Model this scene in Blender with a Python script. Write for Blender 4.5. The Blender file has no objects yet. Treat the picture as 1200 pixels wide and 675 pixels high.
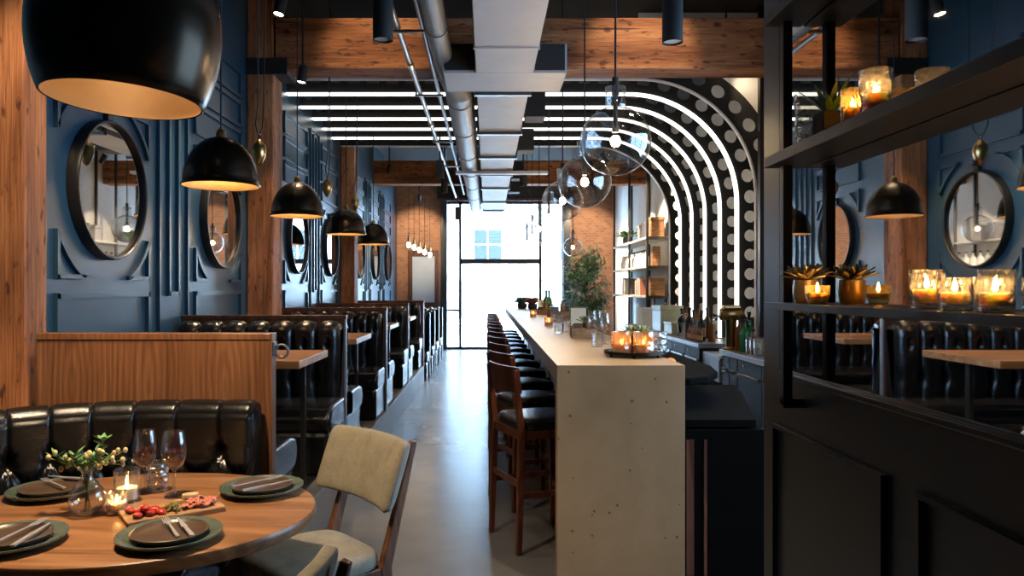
import bpy, bmesh, math, random
from mathutils import Vector, Matrix
PI = math.pi
RND = random.Random(11)
sc = bpy.context.scene
COL = sc.collection
# reference frame: camera at (0,0,1.5) looking along +Y; image is 1200x675
F, CX, CY, EYE = 860.0, 571.0, 337.5, 1.5
def on_depth(x, y, d):
    return Vector(((x - CX) / F * d, d, EYE - (y - CY) / F * d))
def on_height(x, y, z):
    d = F * (EYE - z) / (y - CY)
    return Vector(((x - CX) / F * d, d, z))

# ------------------------------------------------------------------ mesh builder
class MB:
    def __init__(self):
        self.v, self.f = [], []
    def add(self, vs, fs, M=None):
        n = len(self.v)
        for p in vs:
            p = Vector(p)
            self.v.append(M @ p if M else p)
        self.f += [tuple(i + n for i in f) for f in fs]
        return self
    def box(self, x0, x1, y0, y1, z0, z1, M=None):
        vs = [(x0, y0, z0), (x1, y0, z0), (x1, y1, z0), (x0, y1, z0), (x0, y0, z1), (x1, y0, z1), (x1, y1, z1), (x0, y1, z1)]
        return self.add(vs, [(3, 2, 1, 0), (4, 5, 6, 7), (0, 1, 5, 4), (1, 2, 6, 5), (2, 3, 7, 6), (3, 0, 4, 7)], M)
    def bar(self, a, b, w, h, w2=None, h2=None, up=(0, 0, 1)):
        a, b = Vector(a), Vector(b)
        t = (b - a).normalized(); u = Vector(up)
        if abs(t.dot(u)) > .95: u = Vector((0, 1, 0))
        s = t.cross(u).normalized(); u = s.cross(t)
        w2 = w if w2 is None else w2; h2 = h if h2 is None else h2
        vs = []
        for p, ww, hh in ((a, w, h), (b, w2, h2)):
            for i, j in ((-1, -1), (1, -1), (1, 1), (-1, 1)):
                vs.append(p + s * i * ww / 2 + u * j * hh / 2)
        return self.add(vs, [(3, 2, 1, 0), (4, 5, 6, 7), (0, 1, 5, 4), (1, 2, 6, 5), (2, 3, 7, 6), (3, 0, 4, 7)])
    def tube(self, pts, r, n=10, closed=False, twist=0.0):
        pts = [Vector(p) for p in pts]; m = len(pts)
        rr = r if isinstance(r, (list, tuple)) else [r] * m
        u = None; vs = []
        for i, p in enumerate(pts):
            if closed: t = (pts[(i + 1) % m] - pts[i - 1]).normalized()
            else: t = (pts[min(i + 1, m - 1)] - pts[max(i - 1, 0)]).normalized()
            if u is None:
                u = Vector((0, 0, 1)) if abs(t.z) < .9 else Vector((1, 0, 0))
            u = (u - t * u.dot(t))
            if u.length < 1e-6: u = t.orthogonal()
            u.normalize(); s = t.cross(u)
            for k in range(n):
                a = 2 * PI * k / n + twist
                vs.append(p + (u * math.cos(a) + s * math.sin(a)) * rr[i])
        fs = []
        for i in range(m if closed else m - 1):
            j = (i + 1) % m
            for k in range(n):
                l = (k + 1) % n
                fs.append((i * n + k, j * n + k, j * n + l, i * n + l))
        if not closed:
            fs.append(tuple(range(n - 1, -1, -1))[::-1][::-1]); fs.append(tuple((m - 1) * n + k for k in range(n)))
        return self.add(vs, fs)
    def lathe(self, prof, n=28, c=(0, 0, 0), M=None):
        vs, fs, rings = [], [], []
        for r, z in prof:
            if r < 1e-6:
                rings.append([len(vs)]); vs.append((c[0], c[1], c[2] + z))
            else:
                rings.append(list(range(len(vs), len(vs) + n)))
                for k in range(n):
                    a = 2 * PI * k / n
                    vs.append((c[0] + r * math.cos(a), c[1] + r * math.sin(a), c[2] + z))
        for a, b in zip(rings, rings[1:]):
            for k in range(n):
                l = (k + 1) % n
                if len(a) == 1 and len(b) == 1: continue
                if len(a) == 1: fs.append((a[0], b[l], b[k]))
                elif len(b) == 1: fs.append((a[k], a[l], b[0]))
                else: fs.append((a[k], a[l], b[l], b[k]))
        return self.add(vs, fs, M)
    def surf(self, fn, nu, nv, wu=False, wv=False):
        vs = [fn(i / nu, j / nv) for j in range(nv if wv else nv + 1) for i in range(nu if wu else nu + 1)]
        cu = nu if wu else nu + 1; cv = nv if wv else nv + 1
        fs = []
        for j in range(nv):
            for i in range(nu):
                a, b = i % cu, (i + 1) % cu; c, d = j % cv, (j + 1) % cv
                fs.append((c * cu + a, c * cu + b, d * cu + b, d * cu + a))
        return self.add(vs, fs)
    def ball(self, c, r, nu=14, nv=8, s=(1, 1, 1), M=None):
        pr = [(max(0, r * math.sin(PI * j / nv)), -r * math.cos(PI * j / nv)) for j in range(nv + 1)]
        pr[0] = (0, -r); pr[-1] = (0, r)
        S = Matrix.Translation(c) @ (M if M else Matrix()) @ Matrix.Diagonal((*s, 1))
        return self.lathe(pr, nu, M=S)
    def prism(self, poly, fn0, fn1):
        n = len(poly)
        vs = [fn0(*p) for p in poly] + [fn1(*p) for p in poly]
        fs = [tuple(range(n))[::-1], tuple(range(n, 2 * n))] + [(i, (i + 1) % n, n + (i + 1) % n, n + i) for i in range(n)]
        return self.add(vs, fs)
    def build(self, name, mat, parent=None, smooth=None, bevel=0, sub=0):
        me = bpy.data.meshes.new(name)
        me.from_pydata([tuple(p) for p in self.v], [], self.f)
        bm = bmesh.new(); bm.from_mesh(me)
        bmesh.ops.remove_doubles(bm, verts=bm.verts, dist=1e-5)
        bmesh.ops.recalc_face_normals(bm, faces=bm.faces)
        bm.to_mesh(me); bm.free()
        if mat: me.materials.append(mat)
        if smooth is not None:
            me.shade_smooth() if hasattr(me, 'shade_smooth') else None
            me.set_sharp_from_angle(angle=math.radians(smooth))
        o = bpy.data.objects.new(name, me); COL.objects.link(o)
        if parent: o.parent = parent
        if bevel:
            b = o.modifiers.new('bevel', 'BEVEL'); b.width = bevel; b.segments = 2; b.limit_method = 'ANGLE'; b.angle_limit = math.radians(40)
        if sub:
            s = o.modifiers.new('sub', 'SUBSURF'); s.levels = sub; s.render_levels = sub
        return o

def tag(o, label, cat, group=None):
    o['label'] = label; o['category'] = cat
    if group: o['group'] = group
    return o
def thing(name, label, cat, loc=(0, 0, 0), rz=0, group=None, rot=None):
    o = bpy.data.objects.new(name, None); COL.objects.link(o)
    o.empty_display_size = .05
    o.location = loc; o.rotation_euler = rot if rot else (0, 0, rz)
    return tag(o, label, cat, group)
def struct(o):
    o['kind'] = 'structure'; return o
def dup(root, label, loc, rz=None, rot=None, scale=None, group=None):
    r = root.copy(); COL.objects.link(r); r.location = loc
    if rot: r.rotation_euler = rot
    elif rz is not None: r.rotation_euler = (0, 0, rz)
    if scale: r.scale = scale if hasattr(scale, '__len__') else (scale,) * 3
    r['label'] = label
    if group: r['group'] = group
    for ch in list(root.children):
        c = ch.copy(); COL.objects.link(c); c.parent = r
        for g in list(ch.children):
            d = g.copy(); COL.objects.link(d); d.parent = c
    return r

# ------------------------------------------------------------------ materials
def nodes(name):
    m = bpy.data.materials.new(name); m.use_nodes = True
    nt = m.node_tree; b = nt.nodes['Principled BSDF']
    return m, nt, b
def L(nt, a, ao, b, bi): nt.links.new(a.outputs[ao], b.inputs[bi])
def coords(nt, scale=(1, 1, 1), rot=(0, 0, 0), kind='Object'):
    t = nt.nodes.new('ShaderNodeTexCoord'); m = nt.nodes.new('ShaderNodeMapping')
    m.inputs['Scale'].default_value = scale; m.inputs['Rotation'].default_value = rot
    L(nt, t, kind, m, 'Vector'); return m
def noise(nt, vec, scale, detail=6, rough=.6, dist=0):
    n = nt.nodes.new('ShaderNodeTexNoise'); n.inputs['Scale'].default_value = scale
    n.inputs['Detail'].default_value = detail; n.inputs['Roughness'].default_value = rough; n.inputs['Distortion'].default_value = dist
    L(nt, vec, 'Vector', n, 'Vector'); return n
def ramp(nt, src, so, stops):
    r = nt.nodes.new('ShaderNodeValToRGB'); e = r.color_ramp.elements
    while len(e) < len(stops): e.new(.5)
    for k, (p, c) in enumerate(stops):
        e[k].position = p; e[k].color = (*c, 1) if len(c) == 3 else c
    L(nt, src, so, r, 'Fac'); return r
def bump(nt, b, src, so, strength, dist=.01):
    n = nt.nodes.new('ShaderNodeBump'); n.inputs['Strength'].default_value = strength; n.inputs['Distance'].default_value = dist
    L(nt, src, so, n, 'Height'); L(nt, n, 'Normal', b, 'Normal'); return n
def plain(name, col, rough=.5, metal=0, vary=.12, scale=12, spec=None, bmp=0):
    m, nt, b = nodes(name)
    v = coords(nt); n = noise(nt, v, scale)
    lo = tuple(max(0, c * (1 - vary)) for c in col); hi = tuple(min(1, c * (1 + vary)) for c in col)
    r = ramp(nt, n, 'Fac', [(.3, lo), (.7, hi)])
    L(nt, r, 'Color', b, 'Base Color')
    b.inputs['Roughness'].default_value = rough; b.inputs['Metallic'].default_value = metal
    if spec is not None: b.inputs['Specular IOR Level'].default_value = spec
    if bmp: bump(nt, b, n, 'Fac', bmp)
    return m
def wood(name, dark, mid, light, grain='z', scale=3.0, rough=.4, stretch=14, bmp=.1, knots=False, bands=True):
    m, nt, b = nodes(name)
    s = [scale * stretch] * 3; s['xyz'.index(grain)] = scale
    v = coords(nt, tuple(s)); n = noise(nt, v, .45, 8, .62, .6)
    s2 = [scale * 2.2] * 3; s2['xyz'.index(grain)] = scale * .35
    v2 = coords(nt, tuple(s2)); n2 = noise(nt, v2, .8, 3, .5, 1.2)
    mx = nt.nodes.new('ShaderNodeMath'); mx.operation = 'MULTIPLY_ADD'; mx.inputs[1].default_value = .55
    L(nt, n, 'Fac', mx, 0)
    m3 = nt.nodes.new('ShaderNodeMath'); m3.operation = 'MULTIPLY'; m3.inputs[1].default_value = .45
    if bands:
        sn = nt.nodes.new('ShaderNodeMath'); sn.operation = 'SINE'
        k = nt.nodes.new('ShaderNodeMath'); k.operation = 'MULTIPLY'; k.inputs[1].default_value = 42
        L(nt, n2, 'Fac', k, 0); L(nt, k, 0, sn, 0)
        sm = nt.nodes.new('ShaderNodeMath'); sm.operation = 'MULTIPLY_ADD'; sm.inputs[1].default_value = .22; sm.inputs[2].default_value = .5
        L(nt, sn, 0, sm, 0); L(nt, sm, 0, m3, 0)
    else:
        L(nt, n2, 'Fac', m3, 0)
    L(nt, m3, 0, mx, 2)
    r = ramp(nt, mx, 0, [(.30, dark), (.5, mid), (.68, light)])
    src = r
    if knots:
        s3 = [3.0] * 3; s3['xyz'.index(grain)] = 1.4
        v3 = coords(nt, tuple(s3)); vo = nt.nodes.new('ShaderNodeTexVoronoi'); vo.inputs['Scale'].default_value = 1.3
        L(nt, v3, 'Vector', vo, 'Vector')
        kr = ramp(nt, vo, 'Distance', [(.05, (.12, .07, .04)), (.16, (1, 1, 1))])
        mm = nt.nodes.new('ShaderNodeMix'); mm.data_type = 'RGBA'; mm.blend_type = 'MULTIPLY'; mm.inputs['Factor'].default_value = .85
        nt.links.new(r.outputs['Color'], mm.inputs[6]); nt.links.new(kr.outputs['Color'], mm.inputs[7])
        nt.links.new(mm.outputs[2], b.inputs['Base Color'])
    else:
        L(nt, r, 'Color', b, 'Base Color')
    b.inputs['Roughness'].default_value = rough
    if bmp: bump(nt, b, n, 'Fac', bmp, .01)
    return m
def emit(name, col, strength):
    m, nt, b = nodes(name)
    b.inputs['Base Color'].default_value = (*col, 1)
    b.inputs['Emission Color'].default_value = (*col, 1); b.inputs['Emission Strength'].default_value = strength
    return m
def thin_glass(name, tint=(1, 1, 1), refl=1.0, bmp=0, scale=30, rough=.02, density=0.0, milk=0.0):
    m = bpy.data.materials.new(name); m.use_nodes = True; nt = m.node_tree; nt.nodes.clear()
    out = nt.nodes.new('ShaderNodeOutputMaterial'); mix = nt.nodes.new('ShaderNodeMixShader')
    tr = nt.nodes.new('ShaderNodeBsdfTransparent'); tr.inputs['Color'].default_value = (*tint, 1)
    gl = nt.nodes.new('ShaderNodeBsdfGlossy'); gl.inputs['Roughness'].default_value = rough
    lw = nt.nodes.new('ShaderNodeLayerWeight'); lw.inputs['Blend'].default_value = .5
    pw = nt.nodes.new('ShaderNodeMath'); pw.operation = 'POWER'; pw.inputs[1].default_value = 3.0; L(nt, lw, 'Facing', pw, 0)
    k = nt.nodes.new('ShaderNodeMath'); k.operation = 'MULTIPLY_ADD'; k.inputs[1].default_value = refl * .8; k.inputs[2].default_value = density + .05 * refl; k.use_clamp = True
    L(nt, pw, 0, k, 0); L(nt, k, 0, mix, 'Fac')
    if milk:
        mk = nt.nodes.new('ShaderNodeMixShader'); mk.inputs['Fac'].default_value = milk
        tl = nt.nodes.new('ShaderNodeBsdfTranslucent'); tl.inputs['Color'].default_value = (*tint, 1)
        L(nt, tr, 'BSDF', mk, 1); L(nt, tl, 'BSDF', mk, 2); L(nt, mk, 'Shader', mix, 1)
    else: L(nt, tr, 'BSDF', mix, 1)
    pass; L(nt, gl, 'BSDF', mix, 2); L(nt, mix, 'Shader', out, 'Surface')
    if bmp:
        v = coords(nt); vo = nt.nodes.new('ShaderNodeTexVoronoi'); vo.inputs['Scale'].default_value = scale; L(nt, v, 'Vector', vo, 'Vector')
        bn = nt.nodes.new('ShaderNodeBump'); bn.inputs['Strength'].default_value = bmp; bn.inputs['Distance'].default_value = .01
        L(nt, vo, 'Distance', bn, 'Height'); L(nt, bn, 'Normal', gl, 'Normal'); L(nt, bn, 'Normal', lw, 'Normal')
    return m

M = {}
M['blue'] = plain('blue_paint', (.017, .049, .078), .34, 0, .10, 3)
M['navy'] = plain('navy_paint', (.012, .017, .022), .35, 0, .12, 4)
M['black'] = plain('black_metal', (.012, .011, .010), .38, .2, .2, 20)
M['blackmatt'] = plain('black_matt', (.008, .008, .008), .75, 0, .2, 8)
M['ceil'] = plain('black_ceiling', (.006, .006, .006), .9, 0, .3, 4)
def mathn(nt, op, a, b=None, c=None):
    n = nt.nodes.new('ShaderNodeMath'); n.operation = op
    for i, q in enumerate((a, b, c)):
        if q is None: continue
        if isinstance(q, (int, float)): n.inputs[i].default_value = q
        else: nt.links.new(q, n.inputs[i])
    return n.outputs[0]
def mul_rgb(nt, c1, c2, fac=1.0):
    mm = nt.nodes.new('ShaderNodeMix'); mm.data_type = 'RGBA'; mm.blend_type = 'MULTIPLY'; mm.inputs['Factor'].default_value = fac
    nt.links.new(c1, mm.inputs[6]); nt.links.new(c2, mm.inputs[7]); return mm.outputs[2]
def timber(name, grain):
    m, nt, b = nodes(name); gi = 'xyz'.index(grain)
    def sv(across, along):
        s = [across] * 3; s[gi] = along; return coords(nt, tuple(s))
    broad = noise(nt, sv(7, .8), 1.0, 5, .55, .5); fine = noise(nt, sv(70, 3), 1.0, 4, .6, .3); spots = noise(nt, sv(26, 9), 1.0, 3, .5)
    f = mathn(nt, 'ADD', mathn(nt, 'MULTIPLY', broad.outputs['Fac'], .62), mathn(nt, 'MULTIPLY', fine.outputs['Fac'], .38))
    r = nt.nodes.new('ShaderNodeValToRGB'); e = r.color_ramp.elements; e.new(.5); e.new(.6)
    for k, (p, c) in enumerate(((.34, (.08, .026, .010)), (.45, (.20, .073, .027)), (.54, (.31, .124, .049)), (.66, (.44, .205, .092)))):
        e[k].position = p; e[k].color = (*c, 1)
    nt.links.new(f, r.inputs['Fac'])
    sp = ramp(nt, spots, 'Fac', [(.32, (.14, .09, .06)), (.41, (1, 1, 1))])
    vo = nt.nodes.new('ShaderNodeTexVoronoi'); vo.inputs['Scale'].default_value = 1.0; L(nt, sv(4.2, 2.4), 'Vector', vo, 'Vector')
    kn = ramp(nt, vo, 'Distance', [(.06, (.13, .07, .04)), (.13, (1, 1, 1))])
    crack = noise(nt, sv(22, .5), 1.0, 2, .5, .4); cr = ramp(nt, crack, 'Fac', [(.30, (.08, .05, .04)), (.335, (1, 1, 1))])
    col = mul_rgb(nt, mul_rgb(nt, mul_rgb(nt, r.outputs['Color'], sp.outputs['Color'], .75), kn.outputs['Color'], .85), cr.outputs['Color'], .8)
    nt.links.new(col, b.inputs['Base Color']); b.inputs['Roughness'].default_value = .7; b.inputs['Specular IOR Level'].default_value = .3
    bump(nt, b, fine, 'Fac', .5, .01); return m
M['timber_z'] = timber('rough_timber_upright', 'z')
M['timber_x'] = timber('rough_timber_beam', 'x')
def veneer(name):
    m, nt, b = nodes(name)
    sepn = nt.nodes.new('ShaderNodeSeparateXYZ'); tc = nt.nodes.new('ShaderNodeTexCoord'); L(nt, tc, 'Object', sepn, 'Vector')
    wob = noise(nt, coords(nt, (5, 5, 1.2)), 1.0, 3, .5); fine = noise(nt, coords(nt, (120, 120, 3)), 1.0, 4, .6)
    u = mathn(nt, 'SUBTRACT', mathn(nt, 'PINGPONG', mathn(nt, 'ADD', sepn.outputs['X'], 3.0), .165), .165)
    v = mathn(nt, 'SUBTRACT', sepn.outputs['Z'], 1.07)
    rr = mathn(nt, 'SQRT', mathn(nt, 'ADD', mathn(nt, 'MULTIPLY', u, u), mathn(nt, 'MULTIPLY', mathn(nt, 'MULTIPLY', v, v), .03)))
    ph = mathn(nt, 'ADD', mathn(nt, 'MULTIPLY', rr, 260.0), mathn(nt, 'MULTIPLY', wob.outputs['Fac'], 18.0))
    f = mathn(nt, 'ADD', mathn(nt, 'MULTIPLY', mathn(nt, 'SINE', ph), .06), mathn(nt, 'ADD', mathn(nt, 'MULTIPLY', wob.outputs['Fac'], .45), mathn(nt, 'MULTIPLY', fine.outputs['Fac'], .5)))
    r = nt.nodes.new('ShaderNodeValToRGB'); e = r.color_ramp.elements; e.new(.5)
    for k, (p, c) in enumerate(((.28, (.065, .024, .009)), (.48, (.135, .056, .023)), (.68, (.215, .099, .043)))):
        e[k].position = p; e[k].color = (*c, 1)
    nt.links.new(f, r.inputs['Fac']); L(nt, r, 'Color', b, 'Base Color'); b.inputs['Roughness'].default_value = .38
    return m
M['veneer'] = veneer('walnut_veneer')
M['walnut_x'] = wood('walnut_top', (.15, .058, .02), (.31, .135, .05), (.43, .21, .085), 'x', 1.6, .33, 18, .02)
M['walnut_dark'] = wood('dark_walnut', (.035, .012, .006), (.085, .030, .015), (.14, .055, .028), 'z', 2.5, .38, 10, .03)
M['mahog'] = wood('red_brown_stool_wood', (.045, .012, .006), (.105, .032, .016), (.16, .055, .028), 'z', 3, .36, 10, .03)
M['chairwood'] = wood('chair_walnut', (.05, .018, .008), (.12, .045, .02), (.19, .08, .035), 'z', 3, .4, 10, .03)
M['board'] = wood('serving_board_wood', (.24, .11, .04), (.42, .22, .09), (.56, .33, .15), 'x', 6, .5, 8, .03)
M['boxwood'] = wood('small_box_wood', (.12, .055, .022), (.25, .13, .055), (.36, .2, .09), 'x', 5, .5, 8, .03)
def leather(name, col, rough):
    m, nt, b = nodes(name)
    v = coords(nt); n = noise(nt, v, 160, 4, .6); n2 = noise(nt, v, 9, 5, .6)
    r = ramp(nt, n2, 'Fac', [(.3, tuple(c * .7 for c in col)), (.7, tuple(c * 1.25 for c in col))]); L(nt, r, 'Color', b, 'Base Color')
    b.inputs['Roughness'].default_value = rough
    a = nt.nodes.new('ShaderNodeMath'); a.operation = 'MULTIPLY_ADD'; a.inputs[1].default_value = .25; L(nt, n, 'Fac', a, 0); L(nt, n2, 'Fac', a, 2)
    bump(nt, b, a, 0, .22, .012); return m
M['leather'] = leather('black_leather', (.006, .0055, .005), .25)
M['seatleather'] = leather('black_stool_leather', (.012, .013, .015), .26)
def fabric(name, col):
    m, nt, b = nodes(name)
    v = coords(nt, (260, 260, 260)); w = nt.nodes.new('ShaderNodeTexChecker'); w.inputs['Scale'].default_value = 1
    n = noise(nt, v, 1.1, 2, .5); n2 = noise(nt, coords(nt), 14, 4, .6)
    a = nt.nodes.new('ShaderNodeMath'); a.operation = 'MULTIPLY_ADD'; a.inputs[1].default_value = .6; L(nt, n, 'Fac', a, 0)
    a2 = nt.nodes.new('ShaderNodeMath'); a2.operation = 'MULTIPLY'; a2.inputs[1].default_value = .4; L(nt, n2, 'Fac', a2, 0); L(nt, a2, 0, a, 2)
    r = ramp(nt, a, 0, [(.3, tuple(c * .62 for c in col)), (.7, tuple(min(1, c * 1.3) for c in col))]); L(nt, r, 'Color', b, 'Base Color')
    b.inputs['Roughness'].default_value = .95; b.inputs['Specular IOR Level'].default_value = .15
    bump(nt, b, n, 'Fac', .35, .003); return m
M['tweed'] = fabric('beige_tweed', (.26, .232, .172))
def concrete(name, lo, hi, rough0, rough1, pits=False, sc1=1.2):
    m, nt, b = nodes(name)
    v = coords(nt); n = noise(nt, v, sc1, 8, .6, .3); n2 = noise(nt, v, 9, 6, .65)
    a = nt.nodes.new('ShaderNodeMath'); a.operation = 'MULTIPLY_ADD'; a.inputs[1].default_value = .65; L(nt, n, 'Fac', a, 0)
    a2 = nt.nodes.new('ShaderNodeMath'); a2.operation = 'MULTIPLY'; a2.inputs[1].default_value = .35; L(nt, n2, 'Fac', a2, 0); L(nt, a2, 0, a, 2)
    r = ramp(nt, a, 0, [(.32, lo), (.68, hi)])
    rr = ramp(nt, a, 0, [(.3, (rough0,) * 3), (.7, (rough1,) * 3)]); L(nt, rr, 'Color', b, 'Roughness')
    if pits:
        vo = nt.nodes.new('ShaderNodeTexVoronoi'); vo.inputs['Scale'].default_value = 17; vo.inputs['Randomness'].default_value = 1
        wob = noise(nt, v, 5, 3, .5); L(nt, coords(nt, (1, 1, 1.0)), 'Vector', vo, 'Vector')
        sep = nt.nodes.new('ShaderNodeSeparateColor'); L(nt, vo, 'Color', sep, 'Color')
        th = nt.nodes.new('ShaderNodeMath'); th.operation = 'GREATER_THAN'; th.inputs[1].default_value = .55; L(nt, sep, 'Red', th, 0)
        rad = nt.nodes.new('ShaderNodeMath'); rad.operation = 'LESS_THAN'; rad.inputs[1].default_value = .13; L(nt, vo, 'Distance', rad, 0)
        pit = nt.nodes.new('ShaderNodeMath'); pit.operation = 'MULTIPLY'; L(nt, th, 0, pit, 0); L(nt, rad, 0, pit, 1)
        inv = nt.nodes.new('ShaderNodeMath'); inv.operation = 'SUBTRACT'; inv.inputs[0].default_value = 1; L(nt, pit, 0, inv, 1)
        mm = nt.nodes.new('ShaderNodeMix'); mm.data_type = 'RGBA'; mm.inputs[7].default_value = (lo[0] * .35, lo[1] * .33, lo[2] * .3, 1)
        k = nt.nodes.new('ShaderNodeMath'); k.operation = 'MULTIPLY'; k.inputs[1].default_value = .8; L(nt, pit, 0, k, 0)
        nt.links.new(k.outputs[0], mm.inputs['Factor']); nt.links.new(r.outputs['Color'], mm.inputs[6]); nt.links.new(mm.outputs[2], b.inputs['Base Color'])
        bump(nt, b, inv, 0, .5, .01)
    else:
        L(nt, r, 'Color', b, 'Base Color')
    return m
M['floor'] = concrete('polished_concrete', (.115, .115, .12), (.20, .20, .205), .24, .32, False, .7)
m_, nt_, b_ = nodes('smooth_floor'); n_ = noise(nt_, coords(nt_), .8, 3, .5); n2_ = noise(nt_, coords(nt_), 5, 3, .5)
r_ = ramp(nt_, n_, 'Fac', [(.3, (.115, .115, .12)), (.7, (.185, .183, .185))]); r2_ = ramp(nt_, n2_, 'Fac', [(.3, (.88, .88, .88)), (.7, (1, 1, 1))])
nt_.links.new(mul_rgb(nt_, r_.outputs['Color'], r2_.outputs['Color']), b_.inputs['Base Color']); b_.inputs['Roughness'].default_value = .27
M['floor'] = m_
M['ductsteel'] = plain('matt_duct_steel', (.22, .225, .24), .5, .45, .1, 4)
M['paleglass'] = plain('pale_shop_glass', (.16, .17, .18), .9, 0, .1, 2, .02)
M['bar'] = concrete('cast_concrete_bar', (.21, .140, .070), (.32, .220, .120), .35, .5, True, 1.5)
M['plaster'] = concrete('grey_plaster', (.55, .55, .54), (.74, .74, .72), .8, .9, False, 1.4)
M['plinth'] = concrete('grey_plinth', (.13, .13, .135), (.2, .2, .205), .35, .5, False, 2)
def brick(name):
    m, nt, b = nodes(name)
    v = coords(nt, (1, 1, 1), (PI / 2, 0, 0)); t = nt.nodes.new('ShaderNodeTexBrick')
    t.inputs['Color1'].default_value = (.33, .15, .075, 1); t.inputs['Color2'].default_value = (.22, .095, .05, 1); t.inputs['Mortar'].default_value = (.24, .2, .16, 1)
    t.inputs['Scale'].default_value = 4.2; t.inputs['Mortar Size'].default_value = .018
    L(nt, v, 'Vector', t, 'Vector'); L(nt, t, 'Color', b, 'Base Color'); b.inputs['Roughness'].default_value = .85
    bump(nt, b, t, 'Fac', -.4, .01); return m
M['brick'] = brick('red_brick')
M['soot'] = plain('soot_black', (.003, .003, .003), .95, 0, .2, 8, .03)
M['darkbrick'] = plain('dark_bluish_brick', (.012, .016, .024), .9, 0, .2, 2, .02)  # even dark bluish tone of the stepped street building
M['steel'] = plain('galvanised_steel', (.36, .37, .40), .38, .75, .12, 5)
M['darksteel'] = plain('dark_steel', (.10, .11, .125), .36, .7, .12, 8)
M['duct'] = plain('wrapped_duct', (.36, .36, .38), .55, .25, .08, 3)
M['chrome'] = plain('polished_steel', (.62, .61, .58), .16, 1, .05, 10)
M['brass'] = plain('aged_brass', (.42, .26, .10), .28, 1, .15, 14)
M['bronze'] = plain('dark_bronze', (.028, .020, .012), .27, .85, .25, 6)
M['goldlining'] = plain('gold_lining', (.52, .34, .16), .5, .2, .06, 8)
M['mirror'] = plain('mirror_silver', (.86, .87, .88), .015, 1, 0, 1)
M['globe'] = thin_glass('clear_globe_glass', (.92, .92, .91), 1.2, 0, 30, .01, .11)
M['glass'] = thin_glass('clear_glass', (.97, .97, .96), 1.3, 0, 30, .02, .03, .03)
M['cutglass'] = thin_glass('cut_crystal', (.97, .95, .9), 1.6, .9, 55, .05, .10, .10)
M['amberglass'] = thin_glass('gold_tinted_glass', (.95, .76, .44), 1.1, 0, 20, .05, .12, .16)
M['orangeglass'] = thin_glass('amber_glass_jar', (.97, .70, .48), 1.2, .5, 30, .06, .12, .35)
M['pane'] = thin_glass('window_glass', (.96, .98, 1), .8)
M['tinted'] = thin_glass('added_window_smoked_glass', (.32, .34, .37), .6)  # dims the sky coming through the added side window
M['wine'] = plain('red_wine', (.045, .003, .005), .12, 0, .05, 4, .2)
M['greenplate'] = plain('green_glazed_stoneware', (.085, .115, .088), .25, 0, .35, 9)
M['brownplate'] = plain('brown_stoneware', (.085, .052, .032), .33, 0, .25, 12)
M['leaf'] = plain('leaf_green', (.12, .27, .08), .45, 0, .5, 14)
M['leafdark'] = plain('dark_leaf_green', (.085, .21, .12), .35, 0, .6, 8)
M['succ'] = plain('succulent_green', (.14, .17, .055), .45, 0, .35, 20)
M['golden'] = plain('gilded_ceramic', (.55, .40, .17), .35, .6, .15, 20)
M['berry'] = plain('cream_berries', (.66, .52, .24), .5, 0, .2, 30)
M['stem'] = plain('green_stem', (.09, .13, .035), .5)
M['wax'] = plain('cream_wax', (.8, .7, .5), .5, 0, .05, 10)
_b = M['wax'].node_tree.nodes['Principled BSDF']; _b.inputs['Subsurface Weight'].default_value = 1.0; _b.inputs['Subsurface Radius'].default_value = (.03, .02, .01); _b.inputs['Subsurface Scale'].default_value = 1.0
M['silver'] = plain('brushed_cutlery_steel', (.66, .65, .62), .3, .55, .05, 10)
M['cream'] = plain('cream_card', (.88, .76, .52), .6, 0, .05, 10)
M['white'] = plain('white_paper', (.75, .76, .78), .6, 0, .05, 10)
M['tomato'] = plain('red_tomato', (.48, .03, .018), .25, 0, .35, 25)
M['relish'] = plain('olive_relish', (.17, .16, .03), .4, 0, .6, 60)
M['ham'] = plain('cured_ham', (.55, .17, .10), .4, 0, .4, 40)
M['bread'] = plain('toasted_bread', (.62, .40, .17), .7, 0, .25, 40)
M['bottle_dark'] = plain('dark_bottle_glass', (.012, .010, .008), .08, 0, .1, 5)
M['bottle_green'] = plain('green_bottle_glass', (.02, .16, .05), .08, 0, .1, 5)
M['bottle_amber'] = plain('amber_bottle_glass', (.18, .06, .012), .1, 0, .1, 5)
M['label'] = plain('kraft_label', (.52, .33, .15), .7, 0, .1, 20)
M['pot'] = plain('dark_planter', (.03, .03, .032), .5)
M['bluedoor'] = plain('slate_steel_front', (.014, .017, .022), .5, 0, .1, 6, .15)
M['book_w'] = plain('pale_book_cloth', (.6, .6, .6), .7); M['book_b'] = plain('brown_book_cloth', (.22, .07, .03), .7); M['book_k'] = plain('charcoal_book_cloth', (.06, .06, .07), .7)
M['crate'] = wood('brown_crate', (.08, .035, .014), (.18, .085, .035), (.28, .14, .06), 'x', 5, .6, 8, .05)
M['led'] = emit('led_strip_white', (1, .97, .91), 1.35)
M['ledoff'] = plain('white_flange', (.62, .62, .6), .4)
M['bulb'] = emit('warm_bulb', (1, .62, .26), 90)
M['globebulb'] = emit('warm_globe_bulb', (1, .70, .38), 330)
M['rack'] = plain('graphite_metal', (.030, .030, .034), .36, .2, .15, 12)
M['bulbbig'] = emit('warm_pendant_bulb', (1, .74, .48), 15)
M['flame'] = emit('candle_flame', (1, .55, .18), 120)
M['lens'] = emit('spot_lens_lit', (1, .80, .55), 30)
M['lensoff'] = plain('spot_lens', (.4, .42, .46), .3)
M['stone'] = plain('pale_render', (.75, .76, .78), .8, 0, .05, .6)
M['winext'] = plain('pale_window_glass', (.020, .024, .028), .9, spec=.02)
M['asphalt'] = plain('pavement_grey', (.5, .5, .5), .85, 0, .1, 2)
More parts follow.
